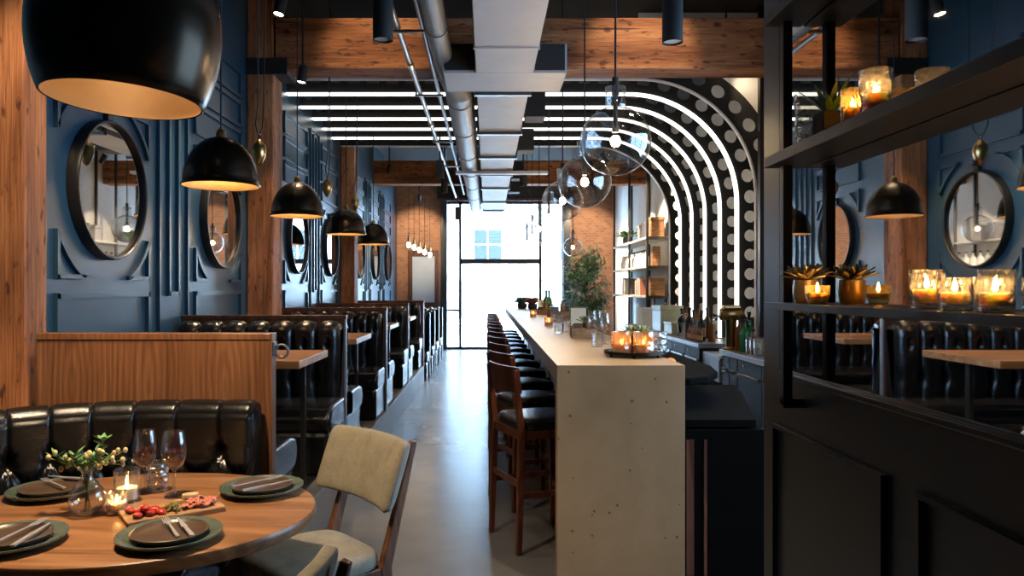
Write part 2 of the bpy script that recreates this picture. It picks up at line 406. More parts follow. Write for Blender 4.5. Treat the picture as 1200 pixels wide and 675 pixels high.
M['artpanel'] = plain('pale_blue_panel', (.40, .47, .56), .35, 0, .08, 2)
# ------------------------------------------------------------------ setting
XL, XR, YB, YF, ZC = -2.2, 3.08, -3.2, 17.9, 4.3
struct(MB().box(XL - .2, XR + .2, YB, YF + .2, -.1, 0).build('floor', M['floor']))
struct(MB().box(XL - .2, XR + .2, YB, YF + .2, ZC, ZC + .1).build('ceiling', M['ceil']))
wall_left = struct(MB().box(XL - .15, XL, YB, YF, 0, ZC).build('wall_left', M['blue']))
ry0, ry1, rz0, rz1 = 1.2, 5.0, .9, 3.1
struct(MB().box(XR, XR + .15, YB, ry0, 0, ZC).box(XR, XR + .15, ry1, YF, 0, ZC).box(XR, XR + .15, ry0, ry1, 0, rz0).box(XR, XR + .15, ry0, ry1, rz1, ZC).build('wall_right', M['plaster']))
# far wall with the street window
wx0, wx1, wz1 = -1.12, 1.86, 3.62
w = MB().box(XL, wx0, YF, YF + .2, 0, ZC).box(wx1, XR, YF, YF + .2, 0, ZC).box(wx0, wx1, YF, YF + .2, wz1, ZC)
struct(w.build('wall_front', M['brick']))
def fbox(mb, x0, x1, z0, z1, y0=YF + .02, y1=YF + .10): return mb.box(x0, x1, y0, y1, z0, z1)
win = MB()
for x in (wx0, -.66, 1.30, wx1): fbox(win, x - .035, x + .035, 0, wz1)
fbox(win, wx0, wx1, wz1 - .07, wz1); fbox(win, wx0, wx1, 0, .06)
fbox(win, -.66, 1.3, 2.09, 2.21); fbox(win, wx0, -.66, .93, .98)
win = struct(win.build('window_1', M['black']))
for k, (a, c) in enumerate(((wx0, -.66), (-.66, 1.3), (1.3, wx1))):
    p = MB().box(a + .035, c - .035, YF + .055, YF + .061, .06, wz1 - .07).build('pane', M['pane'], win)
# rear wall behind the viewer; unseen window added in the right wall to light the blue wall
struct(MB().box(XL, XR, YB - .15, YB, 0, ZC).build('wall_back', M['navy']))
w2 = MB()
for y in (ry0, 2.45, 3.7, ry1): w2.box(XR + .03, XR + .10, y - .03, y + .03, rz0, rz1)
w2.box(XR + .03, XR + .10, ry0, ry1, rz1 - .06, rz1).box(XR + .03, XR + .10, ry0, ry1, rz0, rz0 + .06)
w2 = struct(w2.build('added_light_window', M['black']))
for a, c in ((ry0, 2.45), (2.45, 3.7), (3.7, ry1)): MB().box(XR + .06, XR + .066, a + .03, c - .03, rz0 + .06, rz1 - .06).build('pane', M['tinted'], w2)
struct(MB().box(-14, 14, YF + .2, 31, -.12, -.02).build('pavement', M['asphalt']))
# street facade across the road
fac = thing('building', 'pale overexposed building across the street beyond the far window', 'building', (0, 31, 0))
MB().box(-14, 14, 0, 4, 0, 14).box(-14, 14, -.12, 0, 1.85, 2.0).box(-14, 14, -.1, 0, 4.5, 4.7).build('facade', M['stone'], fac)
for x in (-4.2, -.55, 3.1):
    wnd = MB().box(x, x + 1.15, -.04, .02, 2.65, 3.95).build('window', M['winext'], fac)
    MB().box(x + .55, x + .6, -.07, -.03, 2.65, 3.95).box(x, x + 1.15, -.07, -.03, 3.3, 3.35).build('glazing_bar', M['stone'], wnd)
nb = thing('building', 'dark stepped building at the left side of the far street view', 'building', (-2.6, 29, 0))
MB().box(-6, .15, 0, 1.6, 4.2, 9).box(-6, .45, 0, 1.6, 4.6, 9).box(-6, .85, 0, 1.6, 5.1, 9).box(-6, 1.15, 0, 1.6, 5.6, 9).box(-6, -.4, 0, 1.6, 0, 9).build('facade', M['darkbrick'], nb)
for x in (-3.2, -1.4, .7, 2.4):
    MB().box(x, x + .9, -.03, .02, .2, 1.75).build('shopfront', M['paleglass'], fac)

# --- wall panelling
def outline(mb, pts, r=.022):
    n = len(pts)
    for i in range(n):
        a = Vector((XL + .009, *pts[i])); b = Vector((XL + .009, *pts[(i + 1) % n])); d = (b - a).normalized() * r * (.62 if (b - a).length > .1 else .12)
        mb.bar(a - d, b + d, r * 1.3, .032, up=(1, 0, 0))
    return mb
def rect(y0, y1, z0, z1): return [(y0, z0), (y1, z0), (y1, z1), (y0, z1)]
MODS = [4.23, 6.0, 8.42, 10.2, 12.5, 14.28, 16.06]
MZ = 2.06
for yc in MODS:
    m = MB(); outline(m, rect(yc - .5, yc + .5, .45, 1.46)); m.build('lower_panel_moulding', M['blue'], wall_left)
    m = MB()
    for z0, z1 in ((2.67, 2.87), (2.93, 3.13), (3.19, 3.40)): outline(m, rect(yc - .5, yc + .5, z0, z1))
    m.build('upper_panel_moulding', M['blue'], wall_left)
    for sy in (-1, 1):
        for sz in (-1, 1):
            pts = [(-.5, -.5)]
            a0, a1 = math.atan2(-.27, -.5), math.atan2(-.5, -.25)
            rr = [math.hypot(.5, .27), math.hypot(.5, .25)]
            for k in range(9):
                t = k / 8; a = a0 + (a1 - a0) * t; r = rr[0] + (rr[1] - rr[0]) * t - .035 * math.sin(PI * t) * 0
                pts.append((r * math.cos(a), r * math.sin(a)))
            m = MB(); outline(m, [(yc + sy * -p[0] * -1, MZ + sz * p[1] * 1) for p in pts], .019)
            m.build('corner_moulding', M['blue'], wall_left)
for yc in (5.115, 9.31, 13.39, 15.17):
    m = MB(); outline(m, rect(yc - .075, yc + .075, 1.46, 3.42)); outline(m, rect(yc - .23, yc + .23, .4, 3.47), .013)
    m.build('pilaster_moulding', M['blue'], wall_left)

# --- round mirrors on the panelling
def round_mirror(label, loc):
    t = thing('round_mirror', label, 'mirror', loc, group='round mirrors along the blue wall')
    R90 = Matrix.Rotation(PI / 2, 4, 'Y')
    MB().lathe([(.378, 0), (.378, .055), (.384, .062), (.394, .062), (.40, .05), (.40, 0), (.378, 0)], 48, M=R90).build('frame', M['black'], t, 40)
    MB().lathe([(0, .035), (.381, .035)], 48, M=R90).build('mirror_glass', M['mirror'], t, 40)
    MB().box(-.0, .03, -.03, .03, .40, .47).ball((.04, 0, .46), .022, 10, 6).build('hanger', M['black'], t, 40)
    return t
m0 = round_mirror('round black framed mirror on the blue wall, nearest, right of the first timber post', (XL + .001, MODS[0], MZ))
for yc, lab in zip(MODS[1:], ('round black framed mirror behind the nearest small dome lamp, second on the blue wall',
        'round black framed mirror just beyond the second timber post, behind the second small dome lamp',
        'round black framed mirror left of the third timber post, behind the third small dome lamp',
        'round mirror on the blue wall just beyond the third timber post',
        'round mirror on the far blue wall, next to last before the street window',
        'round mirror on the far blue wall, the last one before the street window')):
    dup(m0, lab, (XL + .001, yc, MZ))

# --- timbers
def post(label, y0, x1, ztop, strap=None, dep=.3):
    t = thing('timber_post', label, 'post', (XL, y0, 0), group='timber posts along the blue wall')
    MB().box(.002, x1 - XL, 0, dep, 0, ztop).build('shaft', M['timber_z'], t, None, .012)
    if strap: MB().box(.002, x1 - XL + .13, -.012, .312, strap[0], strap[1]).build('steel_saddle', M['blackmatt'], t, None, .003)
    return t
post('rough sawn timber post at the left edge, behind the round table', 3.235, -2.04, 4.29, None, .17)
post('rough timber post carrying the big near beam, beside the nearest small dome lamp', 6.7, -1.955, 4.29, (3.45, 3.60))
post('rough timber post behind the third small dome lamp', 11.0, -1.99, 4.29)
MB_ = MB().box(-1.94, XR - .02, 6.7, 7.0, 3.5, 3.97).build('timber_beam', M['timber_x'], None, None, .012)
tag(MB_, 'big rough timber beam crossing the room in front of the lit arch', 'beam')
MB_ = MB().box(XL + .01, XR - .02, 14.1, 14.4, 3.5, 3.95).build('timber_beam', M['timber_x'], None, None, .012)
tag(MB_, 'far timber beam crossing the room near the street window', 'beam')

# --- spandrel wall beside the arch, steel post in front of it
AX, AZ, AR, AW = 1.54, 2.43, 1.2, .27         # arch corner centre, radius, web width
pts = [(AX + (AR + AW + .005) * math.cos(PI / 2 * k / 16), AZ + (AR + AW + .005) * math.sin(PI / 2 * k / 16)) for k in range(17)]
poly = [(AX, ZC - .002), (XR - .002, ZC - .002), (XR - .002, AZ)] + pts
struct(MB().prism(poly, lambda x, z: (x, 7.46, z), lambda x, z: (x, 7.50, z)).build('wall_arch', M['plaster']))
t = MB().box(2.70, 2.77, 7.26, 7.33, 0, ZC - .002).build('steel_post', M['black'], None, None, .004)
tag(t, 'thin black steel post at the right foot of the lit arch', 'post')

# --- arch ribs
path_len = (AX - XL - .01) + AR * PI / 2 + (AZ - .92)
def arch_at(s, off):
    l1 = AX - XL - .01
    if s < l1: return (XL + .01 + s, AZ + AR + off)
    s -= l1
    if s < AR * PI / 2:
        a = PI / 2 - s / AR; return (AX + (AR + off) * math.cos(a), AZ + (AR + off) * math.sin(a))
    s -= AR * PI / 2
    return (AX + AR + off, AZ - s)
def make_rib(label, y, lit):
    t = thing('arch_rib', label, 'arch rib', (0, y, 0), group='perforated ribs of the lit arch')
    m = MB(); n = 34; cell = path_len / n; hr = .066; NS = 16
    for k in range(n):
        sc0 = (k + .5) * cell; vs = []; fs = []
        for yy in (-.012, .012):
            ring, sq = [], []
            for q in range(NS):
                a = 2 * PI * q / NS; ca, sa = math.cos(a), math.sin(a)
                e = 1 / max(abs(ca), abs(sa))
                for dst, ds, do in ((ring, hr * ca, hr * sa), (sq, cell / 2 * ca * e, AW / 2 * sa * e)):
                    x, z = arch_at(sc0 + ds, AW / 2 + do); dst.append((x, yy, z))
            vs += ring + sq
        for b in (0, 2 * NS):
            for q in range(NS):
                p = (q + 1) % NS; fs.append((b + q, b + p, b + NS + p, b + NS + q))
        for q in range(NS):
            p = (q + 1) % NS; fs.append((q, p, 2 * NS + p, 2 * NS + q))
            x0, x1 = NS + q, NS + p
            if abs(math.sin(2 * PI * (q + .5) / NS)) > .72: fs.append((x0, x1, x1 + 2 * NS, x0 + 2 * NS))
        m.add(vs, fs)
    m.build('perforated_web', M['blackmatt'], t)
    s = MB(); N = 90; w_ = .048 if lit else .025
    prof = []
    vs, fs = [], []
    for k in range(N + 1):
        d = path_len * k / N
        for yy, off in ((-w_, -.018), (w_, -.018), (w_, -.002), (-w_, -.002)):
            x, z = arch_at(d, off); vs.append((x, yy, z))
    for k in range(N):
        for q in range(4):
            r = (q + 1) % 4; fs.append((k * 4 + q, k * 4 + r, k * 4 + 4 + r, k * 4 + 4 + q))
    s.add(vs, fs)
    if lit: s.build('led_strip', M['led'], t)
    else: s.build('edge_flange', M['ledoff'], t)
    return t
make_rib('nearest perforated black rib of the arch, with an unlit pale edge', 7.46, False)
r1 = make_rib('perforated arch rib with lit white edge, second from the viewer', 8.03, True)
for y, lab in ((8.62, 'perforated arch rib with lit white edge, third from the viewer'), (9.21, 'perforated arch rib with lit white edge, fourth from the viewer'),
               (9.80, 'perforated arch rib with lit white edge, fifth from the viewer'), (10.39, 'lit perforated arch rib farthest from the viewer')):
    dup(r1, lab, (0, y, 0))

make_rib('unlit innermost perforated rib closing the arch before the shelf unit', 10.98, False)
# --- booth platform
struct(MB().box(XL, -1.0, 3.30, 11.62, 0, .28).build('trim_1', M['plinth'], None, None, .006))

# --- dividers
def divider(label, y, x1, th, z0=.28, pale=False, x0=XL, extra=None):
    t = thing('booth_divider', label, 'booth divider', (x1, y, z0), group='wooden dividers between the booths')
    m = M['veneer'] if pale else M['walnut_dark']
    MB().box(x0 - x1, -.002, -th / 2, th / 2, 0, 1.275 - z0).build('panel', m, t, None, .002)
    MB().box(x0 - x1, .012, -th / 2 - .006, th / 2 + .006, 1.275 - z0, 1.305 - z0).build('top_cap', m, t, None, .004)
    MB().box(-.004, .010, -th / 2 - .003, th / 2 + .003, 0, 1.275 - z0).build('end_trim', M['steel'] if not pale else m, t, None, .002)
    return t
divider('tall walnut veneer divider with pale figured grain behind the round table', 3.20, -.940, .055, 0, True, -1.95)
divider('thin dark walnut divider, second from the viewer, behind the nearest booth table', 5.29, -1.025, .03)
divider('dark walnut divider with a broad pale metal end, third from the viewer', 7.32, -1.01, .06)
divider('thin dark divider, fourth from the viewer', 9.44, -1.02, .035)
divider('dark walnut divider with broad metal end, farthest one on the raised platform', 11.47, -1.0, .06)
h = thing('coat_hook', 'round metal coat hook on the end of the near walnut divider', 'hook', (-.927, 3.20, 1.235))
MB().box(-.003, .006, -.02, .02, -.03, .03).build('plate', M['darksteel'], h, None, .002)
MB().tube([(.03 + .028 * math.cos(a * PI / 8), 0, -.01 + .028 * math.sin(a * PI / 8)) for a in range(16)], .006, 8, True).build('ring', M['darksteel'], h, 60)

# --- tufted booth benches
def tuft_back(w, h, th, chan, rows=1):
    """back cushion, x 0..w, front at -y, rolled top"""
    r = th / 2
    def fn(u, v):
        x = u * w
        if v < .66: p = Vector((x, 0, v / .66 * (h - r))); nrm = Vector((0, -1, 0)); tt = v / .66
        else:
            a = (v - .66) / .34 * PI; p = Vector((x, r - r * math.cos(a), h - r + r * math.sin(a))); nrm = Vector((0, -math.cos(a), math.sin(a))); tt = 1
        cu = abs(math.sin(PI * u * chan))
        puff = .042 * (cu ** .45)
        if v < .66:
            for k in range(rows):
                zc = .35 + .5 * k / max(1, rows - 1) if rows > 1 else .62
                du = ((u * chan + (.5 if k % 2 else 0)) % 1); du = min(du, 1 - du)
                puff -= .05 * math.exp(-((du / .12) ** 2 + ((tt - zc) / .09) ** 2))
        if v > .8: puff *= (1 - (v - .8) / .2)
        e = min(u, 1 - u) * w
        if e < .03: p.y += .03 - e if p.y < r else 0
        return p + nrm * puff
    m = MB().surf(fn, chan * 12, 30)
    n = chan * 12 + 1
    for i in (0, chan * 12):
        m.f.append(tuple(j * n + i for j in range(31)))
    return m
def bench(label, y, flip, z=.28, top=1.235, w=1.14, x0=-2.17, group='black leather booth benches', seat=.735):
    """flip False: back at +y side (faces the viewer)"""
    t = thing('booth_bench', label, 'bench', (x0, y, z), 0, group)
    s = -1 if not flip else 1
    def fx(mb):
        if flip:
            mb.v = [Vector((p.x, -p.y, p.z)) for p in mb.v]
        return mb
    # local: wall face at y=0, seat extends to -y
    b = tuft_back(w, top - seat + .03, .13, 7, 2); b.v = [p + Vector((0, -.15, seat - z - .03)) for p in b.v]
    fx(b).build('back_cushion', M['leather'], t, 60)
    def seatfn(u, v):
        x = u * w; a = v * PI
        # rounded-front seat cushion profile
        d = .56; hh = .17
        if v < .4:
            yy = -.12 - (d - .12) * (v / .4); zz = seat - z + .018 * (abs(math.sin(PI * u * 7)) ** .6) * math.sin(PI * min(1, v / .4 + .1)) - (.012 if v > .37 else 0)
        elif v < .68:
            q = (v - .4) / .28; yy = -d - .045 * math.sin(q * PI); zz = seat - z - .012 - (hh - .012) * q
        else:
            q = (v - .68) / .32; yy = -d + (d - .12) * q; zz = seat - z - hh
        yy0 = yy
        return Vector((x, yy0, zz))
    def seatcap(u, v):
        if u < .8: return seatfn(u / .8, v)
        q = (u - .8) / .2; p = seatfn(1, v); cy_, cz_ = -.33, seat - z - .09; k = math.cos(q * PI / 2)
        return Vector((w + .030 * math.sin(q * PI / 2), cy_ + (p.y - cy_) * (k * .14 + .86), cz_ + (p.z - cz_) * (k * .2 + .8)))
    c = MB().surf(seatcap, 70, 24); n = 71
    for i in (0, 70): c.f.append(tuple(j * n + i for j in range(25)))
    fx(c).build('seat_cushion', M['leather'], t, 50)
    bs = MB().box(0, w + .012, -.57, 0, 0, seat - z - .16)
    fx(bs).build('base', M['leather'], t, None, .03)
    e = MB().box(w - .035, w + .0, -.135, -.004, seat - z - .03, top - z - .01)
    fx(e).build('back_side', M['leather'], t, None, .02)
    return t
for i, (lab, y, fl) in enumerate((
    ('black leather booth bench backing onto the near walnut divider, facing away', 3.285, True),
    ('black tufted booth bench facing the viewer at the nearest booth table', 5.27, False),
    ('black booth bench facing away beyond the second divider', 5.31, True),
    ('black tufted booth bench facing the viewer at the second booth table', 7.285, False),
    ('black booth bench facing away beyond the third divider', 7.355, True),
    ('black tufted booth bench facing the viewer at the third booth table', 9.42, False),
    ('black booth bench facing away beyond the fourth divider', 9.46, True),
    ('black tufted booth bench facing the viewer at the fourth booth table', 11.435, False))):
    pst = i in (0, 3, 7)
    bench(lab, y, fl, w=.91 if pst else 1.14, x0=-1.94 if pst else -2.17)
for lab, y in (('low black bench at floor level, first beyond the raised booths', 12.35), ('low black bench at floor level, second beyond the raised booths', 13.5),
               ('low black bench at floor level, third beyond the raised booths', 14.65), ('low black bench at floor level, last before the street window', 15.8)):
    b = bench(lab, y, False, 0, 1.06, 1.13, -2.12, 'low benches near the street window', .46)
    MB().box(1.13, 1.165, -.17, .0, 0, 1.09).build('end_panel', M['black'], b, None, .02)

# --- booth tables
def booth_table(label, y0, y1):
    t = thing('booth_table', label, 'table', (-1.6, (y0 + y1) / 2, .28), 0, 'booth tables along the blue wall')
    hw = (y1 - y0) / 2; x0, x1 = -.52, .545
    MB().box(x0, x1, -hw, hw, .765, .81).build('tabletop', M['walnut_x'], t, None, .004)
    for x in (x0 + .12, x1 - .07):
        MB().box(x - .014, x + .014, -.02, .02, .02, .765).build('leg', M['black'], t, None, .003)
        MB().box(x - .03, x + .03, -.2, .2, 0, .02).build('foot', M['black'], t, None, .004)
    return t
booth_table('walnut table in the nearest booth, just beyond the pale divider', 4.12, 4.86)
booth_table('walnut table in the second booth from the viewer', 5.92, 6.68)
booth_table('walnut table in the third booth from the viewer', 7.98, 8.74)
booth_table('walnut table in the fourth booth from the viewer', 10.08, 10.84)
# ------------------------------------------------------------------ dome pendants on the left
def dome_pendant(label, x, y, zr, r=.215):
    t = thing('dome_pendant', label, 'pendant lamp', (x, y, zr), 0, 'small black dome lamps over the booths')
    k = r / .215
    out = [(.222, -.004), (.226, .004), (.215, .012)] + [(.215 * math.cos(a) ** .97, .012 + .275 * math.sin(a)) for a in [PI / 2 * i / 14 for i in range(1, 14)]] + [(.022, .288), (0, .29)]
    MB().lathe([(a * k, b * k) for a, b in out], 40).build('shade', M['bronze'], t, 60)
    inn = [(.218, -.003)] + [(.207 * math.cos(a) ** .97, .012 + .262 * math.sin(a)) for a in [PI / 2 * i / 14 for i in range(0, 14)]] + [(0, .274)]
    MB().lathe([(a * k, b * k) for a, b in inn], 40).build('lining', M['goldlining'], t, 60)
    MB().lathe([(0, .27), (.03, .285), (.025, .32), (.012, .335), (0, .34)], 16).build('cap', M['brass'], t, 60)
    MB().tube([(0, 0, .33), (0, 0, ZC - zr - .005)], .005, 6).build('cord', M['blackmatt'], t)
    MB().ball((0, 0, .12), .032, 12, 8).build('bulb', M['bulb'], t, 60)
    return t
d0 = dome_pendant('nearest small black dome lamp with gold inside, in front of the timber post', -1.575, 4.34, 2.105)
for x, y, lab in ((-1.60, 6.18, 'second small black dome lamp from the viewer, over the second booth'), (-1.585, 8.25, 'third small black dome lamp from the viewer, over the third booth'),
                  (-1.575, 10.15, 'fourth and farthest small black dome lamp, over the last raised booth')):
    dup(d0, lab, (x, y, 2.105))
def weight(label, x, y, z, r=.048):
    t = thing('counterweight', label, 'counterweight', (x, y, z), 0, 'lamp counterweights on cord loops')
    MB().lathe([(0, -.10), (.018, -.088), (.042, -.04), (.05, .0), (.043, .04), (.02, .068), (.012, .08), (0, .085)], 20).build('weight', M['brass'], t, 60)
    MB().tube([(.0, .018 * math.cos(a * PI / 6), .10 + .018 * math.sin(a * PI / 6)) for a in range(12)], .004, 6, True).build('ring', M['black'], t)
    pts = [(.12, -.42, ZC - z - .01), (.03, -.12, .30), (0, -.075, .17), (0, -.04, .125), (0, 0, .112), (0, .04, .125), (0, .075, .17), (0, .10, .30), (0, .16, ZC - z - .01)]
    MB().tube(pts, .0045, 6).build('cord', M['blackmatt'], t, 60)
    return t
c0 = weight('brass teardrop counterweight hanging in front of the second timber post', -1.57, 5.05, 2.44)
dup(c0, 'brass teardrop counterweight hanging right of the second small dome lamp', (-1.57, 7.2, 2.49))
dup(c0, 'brass teardrop counterweight hanging above the third small dome lamp', (-1.57, 8.72, 2.51))

# big bowl pendant above the round table
t = thing('bowl_pendant', 'large near black bronze bowl lamp with gold inside, hanging over the round table', 'pendant lamp', (-1.185, 2.39, 2.11), 0, None, (math.radians(-1.5), math.radians(2.5), 0))
prof = []
for i in range(25):
    a = -.62 + (PI / 2 + .62) * i / 24
    prof.append((.327 * math.cos(a) ** .85 if a < PI / 2 - .01 else 0.0, .245 + .40 * math.sin(a) if a > 0 else .245 + .415 * math.sin(a)))
z0 = prof[0][1]; prof = [(r * .89, (z - z0) * .92) for r, z in prof]
MB().lathe([(prof[0][0] - .006, -.002)] + prof, 56).build('shade', M['bronze'], t, 60)
MB().lathe([(max(0, r - .008), z + (.0 if i == 0 else .0)) for i, (r, z) in enumerate(prof[:-1])] + [(0, prof[-1][1] - .01)], 56).build('lining', M['goldlining'], t, 60)
MB().tube([(0, 0, prof[-1][1]), (0, 0, ZC - 2.105)], .009, 8).build('stem', M['blackmatt'], t)
MB().ball((0, 0, .33), .05, 14, 8).build('bulb', M['bulbbig'], t, 60)

# ------------------------------------------------------------------ glass globes over the bar
def globe(label, loc, r=.2):
    t = thing('globe_pendant', label, 'pendant lamp', loc, 0, 'clear glass globe lamps over the bar')
    pr = [(0.0001, -r * .97)] + [(r * math.sin(PI * j / 22), -r * .97 * math.cos(PI * j / 22)) for j in range(1, 21)] + [(.062, r * .97), (.055, r * .97 + .02), (.055, r * .97 + .10), (.05, r * .97 + .105)]
    MB().lathe(pr, 36).build('glass_globe', M['globe'], t, 60)
    MB().tube([(0, 0, .05), (0, 0, r + .13)], .013, 10).lathe([(0, r + .06), (.02, r + .06), (.02, r + .16), (0, r + .16)], 12).lathe([(0, .05), (.019, .05), (.019, .09), (0, .09)], 12).build('socket', M['blackmatt'], t, 50)
    MB().lathe([(.052, r + .075), (.058, r + .075), (.058, r + .105), (.0, r + .107)], 20).build('cap', M['glass'], t, 50)
    MB().tube([(0, 0, r + .15), (0, 0, ZC - loc[2] - .005)], .006, 6).build('cord', M['blackmatt'], t)
    MB().ball((0, 0, 0), .029, 12, 8, (1, 1, 1.15)).build('bulb', M['globebulb'], t, 60)
    return t
g0 = globe('nearest and largest clear glass globe lamp over the bar end', (.725, 4.15, 2.33))
for k, (lab, y, z) in enumerate((('second clear glass globe lamp from the viewer over the bar', 5.5, 2.295), ('third clear glass globe lamp from the viewer over the bar', 7.1, 2.345),
        ('fourth clear glass globe lamp from the viewer over the bar', 8.7, 2.33), ('fifth clear glass globe lamp from the viewer over the bar', 10.3, 2.33),
        ('sixth clear glass globe lamp from the viewer over the bar', 11.9, 2.33), ('seventh clear glass globe lamp from the viewer over the bar', 13.5, 2.33))):
    dup(g0, lab, (.73, y, z))
dup(g0, 'small looking far glass globe lamp on its own in front of the leafy tree', (1.72, 14.75, 2.32), scale=(.98, .98, .98))

# ------------------------------------------------------------------ ceiling services
t = thing('air_duct', 'square pale wrapped air duct running along the middle of the ceiling', 'duct', (.137, 0, 3.2), 0)
MB().box(-.228, .228, -1.5, 5.8, 0, .42).build('near_run', M['duct'], t, None, .006)
MB().box(-.487, .493, 5.8, 6.36, 0, .235).build('branch_box', M['duct'], t, None, .006)
for a, b in ((-.47, -.24), (.24, .476)): MB().box(a, b, 5.785, 5.80, .02, .225).build('shade_face_and_grille', M['blackmatt'], t, None, .003)  # black sheets stand in for the unlit front of the branch box
MB().box(-.228, .228, 6.36, 17.2, .02, .28).build('far_run', M['duct'], t, None, .006)
for y in (2.5, 4.15, 5.2): MB().box(-.237, .237, y - .015, y + .015, -.008, .43).build('joint_band', M['duct'], t, None, .002)
for y in (6.45, 8.1, 9.6, 11.1, 12.6, 14.6, 16.2): MB().box(-.25, .25, y - .03, y + .03, -.012, .29).build('joint_band', M['darksteel'], t, None, .002)
MB().box(-.6, .75, 10.7, 10.85, -.03, .01).build('cross_bar', M['duct'], t, None, .003)
for sx in (-1, 1):
    for y in (7.4, 9.2, 11.6, 13.2) if sx > 0 else ():
        MB().box(sx * .25 - .1 + sx * .1, sx * .25 + .1 + sx * .1, y, y + .3, .03, .30).build('shade_face_and_grille', M['blackmatt'], t, None, .004)
t = thing('spiral_duct', 'round spiral steel duct hung left of the square duct', 'duct', (-.262, 0, 3.35), 0)
pts = [(0, -1.5 + .5 * i, 0) for i in range(15)]
MB().tube([(-.10, y, 0) for _, y, _ in pts] , .08, 28).build('near_run', M['ductsteel'], t, 60)
MB().tube([(-.10, 5.5, 0), (-.085, 6.4, 0), (0, 6.8, 0)], [.08, .08, .134], 28).build('reducer', M['ductsteel'], t, 60)
MB().tube([(0, 6.8, 0), (0, 17.0, 0)], .133, 28).build('far_run', M['ductsteel'], t, 60)
for y in (1.6, 2.5, 3.4, 4.3, 5.2):
    MB().tube([(-.10, y - .02, 0), (-.10, y + .02, 0)], .087, 28).build('coupling', M['ductsteel'], t, 60)
for y in (7.1, 8.4, 9.9, 11.4, 12.9, 14.4):
    MB().tube([(0, y - .02, 0), (0, y + .02, 0)], .141, 28).build('coupling', M['ductsteel'], t, 60)
t = thing('ceiling_conduit', 'pair of thin steel conduit pipes under the dark ceiling, left of the ducts', 'pipe', (-.66, 0, 3.42), 0)
for x, z, r in ((0, 0, .022), (.17, .06, .018)):
    MB().tube([(x, -1.4, z), (x, 15.5, z)], r, 10).build('pipe', M['steel'], t, 60)
for y in (1.5, 2.6, 3.9, 5.4, 7.2, 9.5, 11.4): MB().box(-.05, .23, y, y + .03, -.035, -.018).box(-.045, -.03, y, y + .03, -.02, .6).build('clamp', M['darksteel'], t)
for y in (4.6, 6.3, 8.6): MB().tube([(0, y - .05, 0), (0, y + .05, 0)], .032, 12).build('coupling', M['brass'], t, 60)
def can_spot(label, x, y, z, lit=False, r=.057):
    t = thing('cylinder_spotlight', label, 'spotlight', (x, y, z), 0, 'black cylinder spotlights under the ceiling')
    MB().lathe([(r * .93, .012), (r * .93, 0), (r, 0), (r, .24), (r * .9, .25), (0, .25)], 24).build('housing', M['blackmatt'], t, 50)
    MB().lathe([(0, .012), (r * .93, .012)], 24).build('lens', M['lens'] if lit else M['lensoff'], t)
    MB().tube([(0, 0, .25), (0, 0, ZC - z - .004)], .012, 8).build('rod', M['blackmatt'], t)
    return t
SPOTS = [(-.585, 4.12, 2.89, 'black cylinder spotlight hanging near the camera, left of the ducts'), (1.035, 4.1, 2.87, 'black cylinder spotlight hanging right of the nearest globe lamp'),
         (-.66, 10.2, 3.02, 'black cylinder spotlight hanging past the arch, left of the ducts'), (-.7, 12.0, 3.05, 'small black cylinder spotlight left of the ducts, in front of the far beam'),
         (.55, 11.2, 3.05, 'black cylinder spotlight past the arch, right of the ducts'), (-.6, 15.0, 2.9, 'farthest black cylinder spotlight, near the street window')]
for x, y, z, lab in SPOTS: can_spot(lab, x, y, z)
def track_head(label, loc, aim):
    t = thing('track_spotlight', label, 'spotlight', loc, 0, 'small adjustable spotlights')
    d = (Vector(aim) - Vector(loc)).normalized(); q = d.to_track_quat('-Z', 'Y').to_matrix().to_4x4()
    MB().lathe([(.034, -.075), (.04, -.08), (.042, .06), (.03, .075), (0, .078)], 18, M=q).build('housing', M['blackmatt'], t, 50)
    MB().lathe([(0, -.07), (.034, -.07)], 18, M=q).build('lens', M['lens'], t)
    MB().tube([(0, 0, 0), (0, 0, ZC - loc[2] - .004)], .01, 8).build('stem', M['blackmatt'], t)
    return t
HEADS = [((-1.55, 5.5, 3.62), (-2.1, 4.9, 0), 'small lit spotlight glowing like a star above the nearest dome lamp'),
         ((-1.62, 6.45, 3.38), (-1.9, 6.3, 1.5), 'tilted small spotlight under the left end of the big near beam'),
         ((-1.2, 2.2, 3.95), (-2.12, 3.26, 1.7), 'small spotlight high above the round table, aimed at the first timber post'),
         ((1.3, 2.2, 3.9), (.7, 4.2, .5), 'small spotlight right of the ducts above the bar end'),
         ((-1.72, 12.9, 3.6), (-2.2, 13.2, 2), 'small spotlight washing the far blue wall'),
         ((-1.5, 16.2, 3.5), (-1.7, 17.9, 2.6), 'small spotlight lighting the brick left of the street window'),
         ((2.35, 16.0, 3.5), (2.4, 17.9, 2.6), 'small spotlight lighting the brick right of the street window'),
         ((1.9, 11.9, 3.6), (3.08, 12.6, 2.2), 'spotlight added to brighten the plaster wall at the near end of the shelf unit'),  # this head and the next two are added to lift the dim right wall
         ((1.9, 13.4, 3.4), (3.08, 13.9, 2.0), 'spotlight added to brighten the plaster wall behind the shelf unit'),
         ((1.9, 16.2, 3.5), (3.08, 16.6, 2.2), 'spotlight added to brighten the plaster wall beyond the leafy tree'),
         ((2.35, 7.22, 3.88), (2.85, 7.46, 3.25), 'added spotlight hidden behind the big near beam to lighten the arch corner plaster'),  # added out of view to brighten the plaster beside the arch
         ((1.4, 5.6, 4.1), (1.4, 6.9, 3.6), 'small spotlight close to the big near beam, right of the ducts'),
         ((-1.0, 5.6, 4.1), (-1.0, 6.9, 3.6), 'small spotlight close to the big near beam, left of the ducts')]
for l, a, lab in HEADS: track_head(lab, l, a)

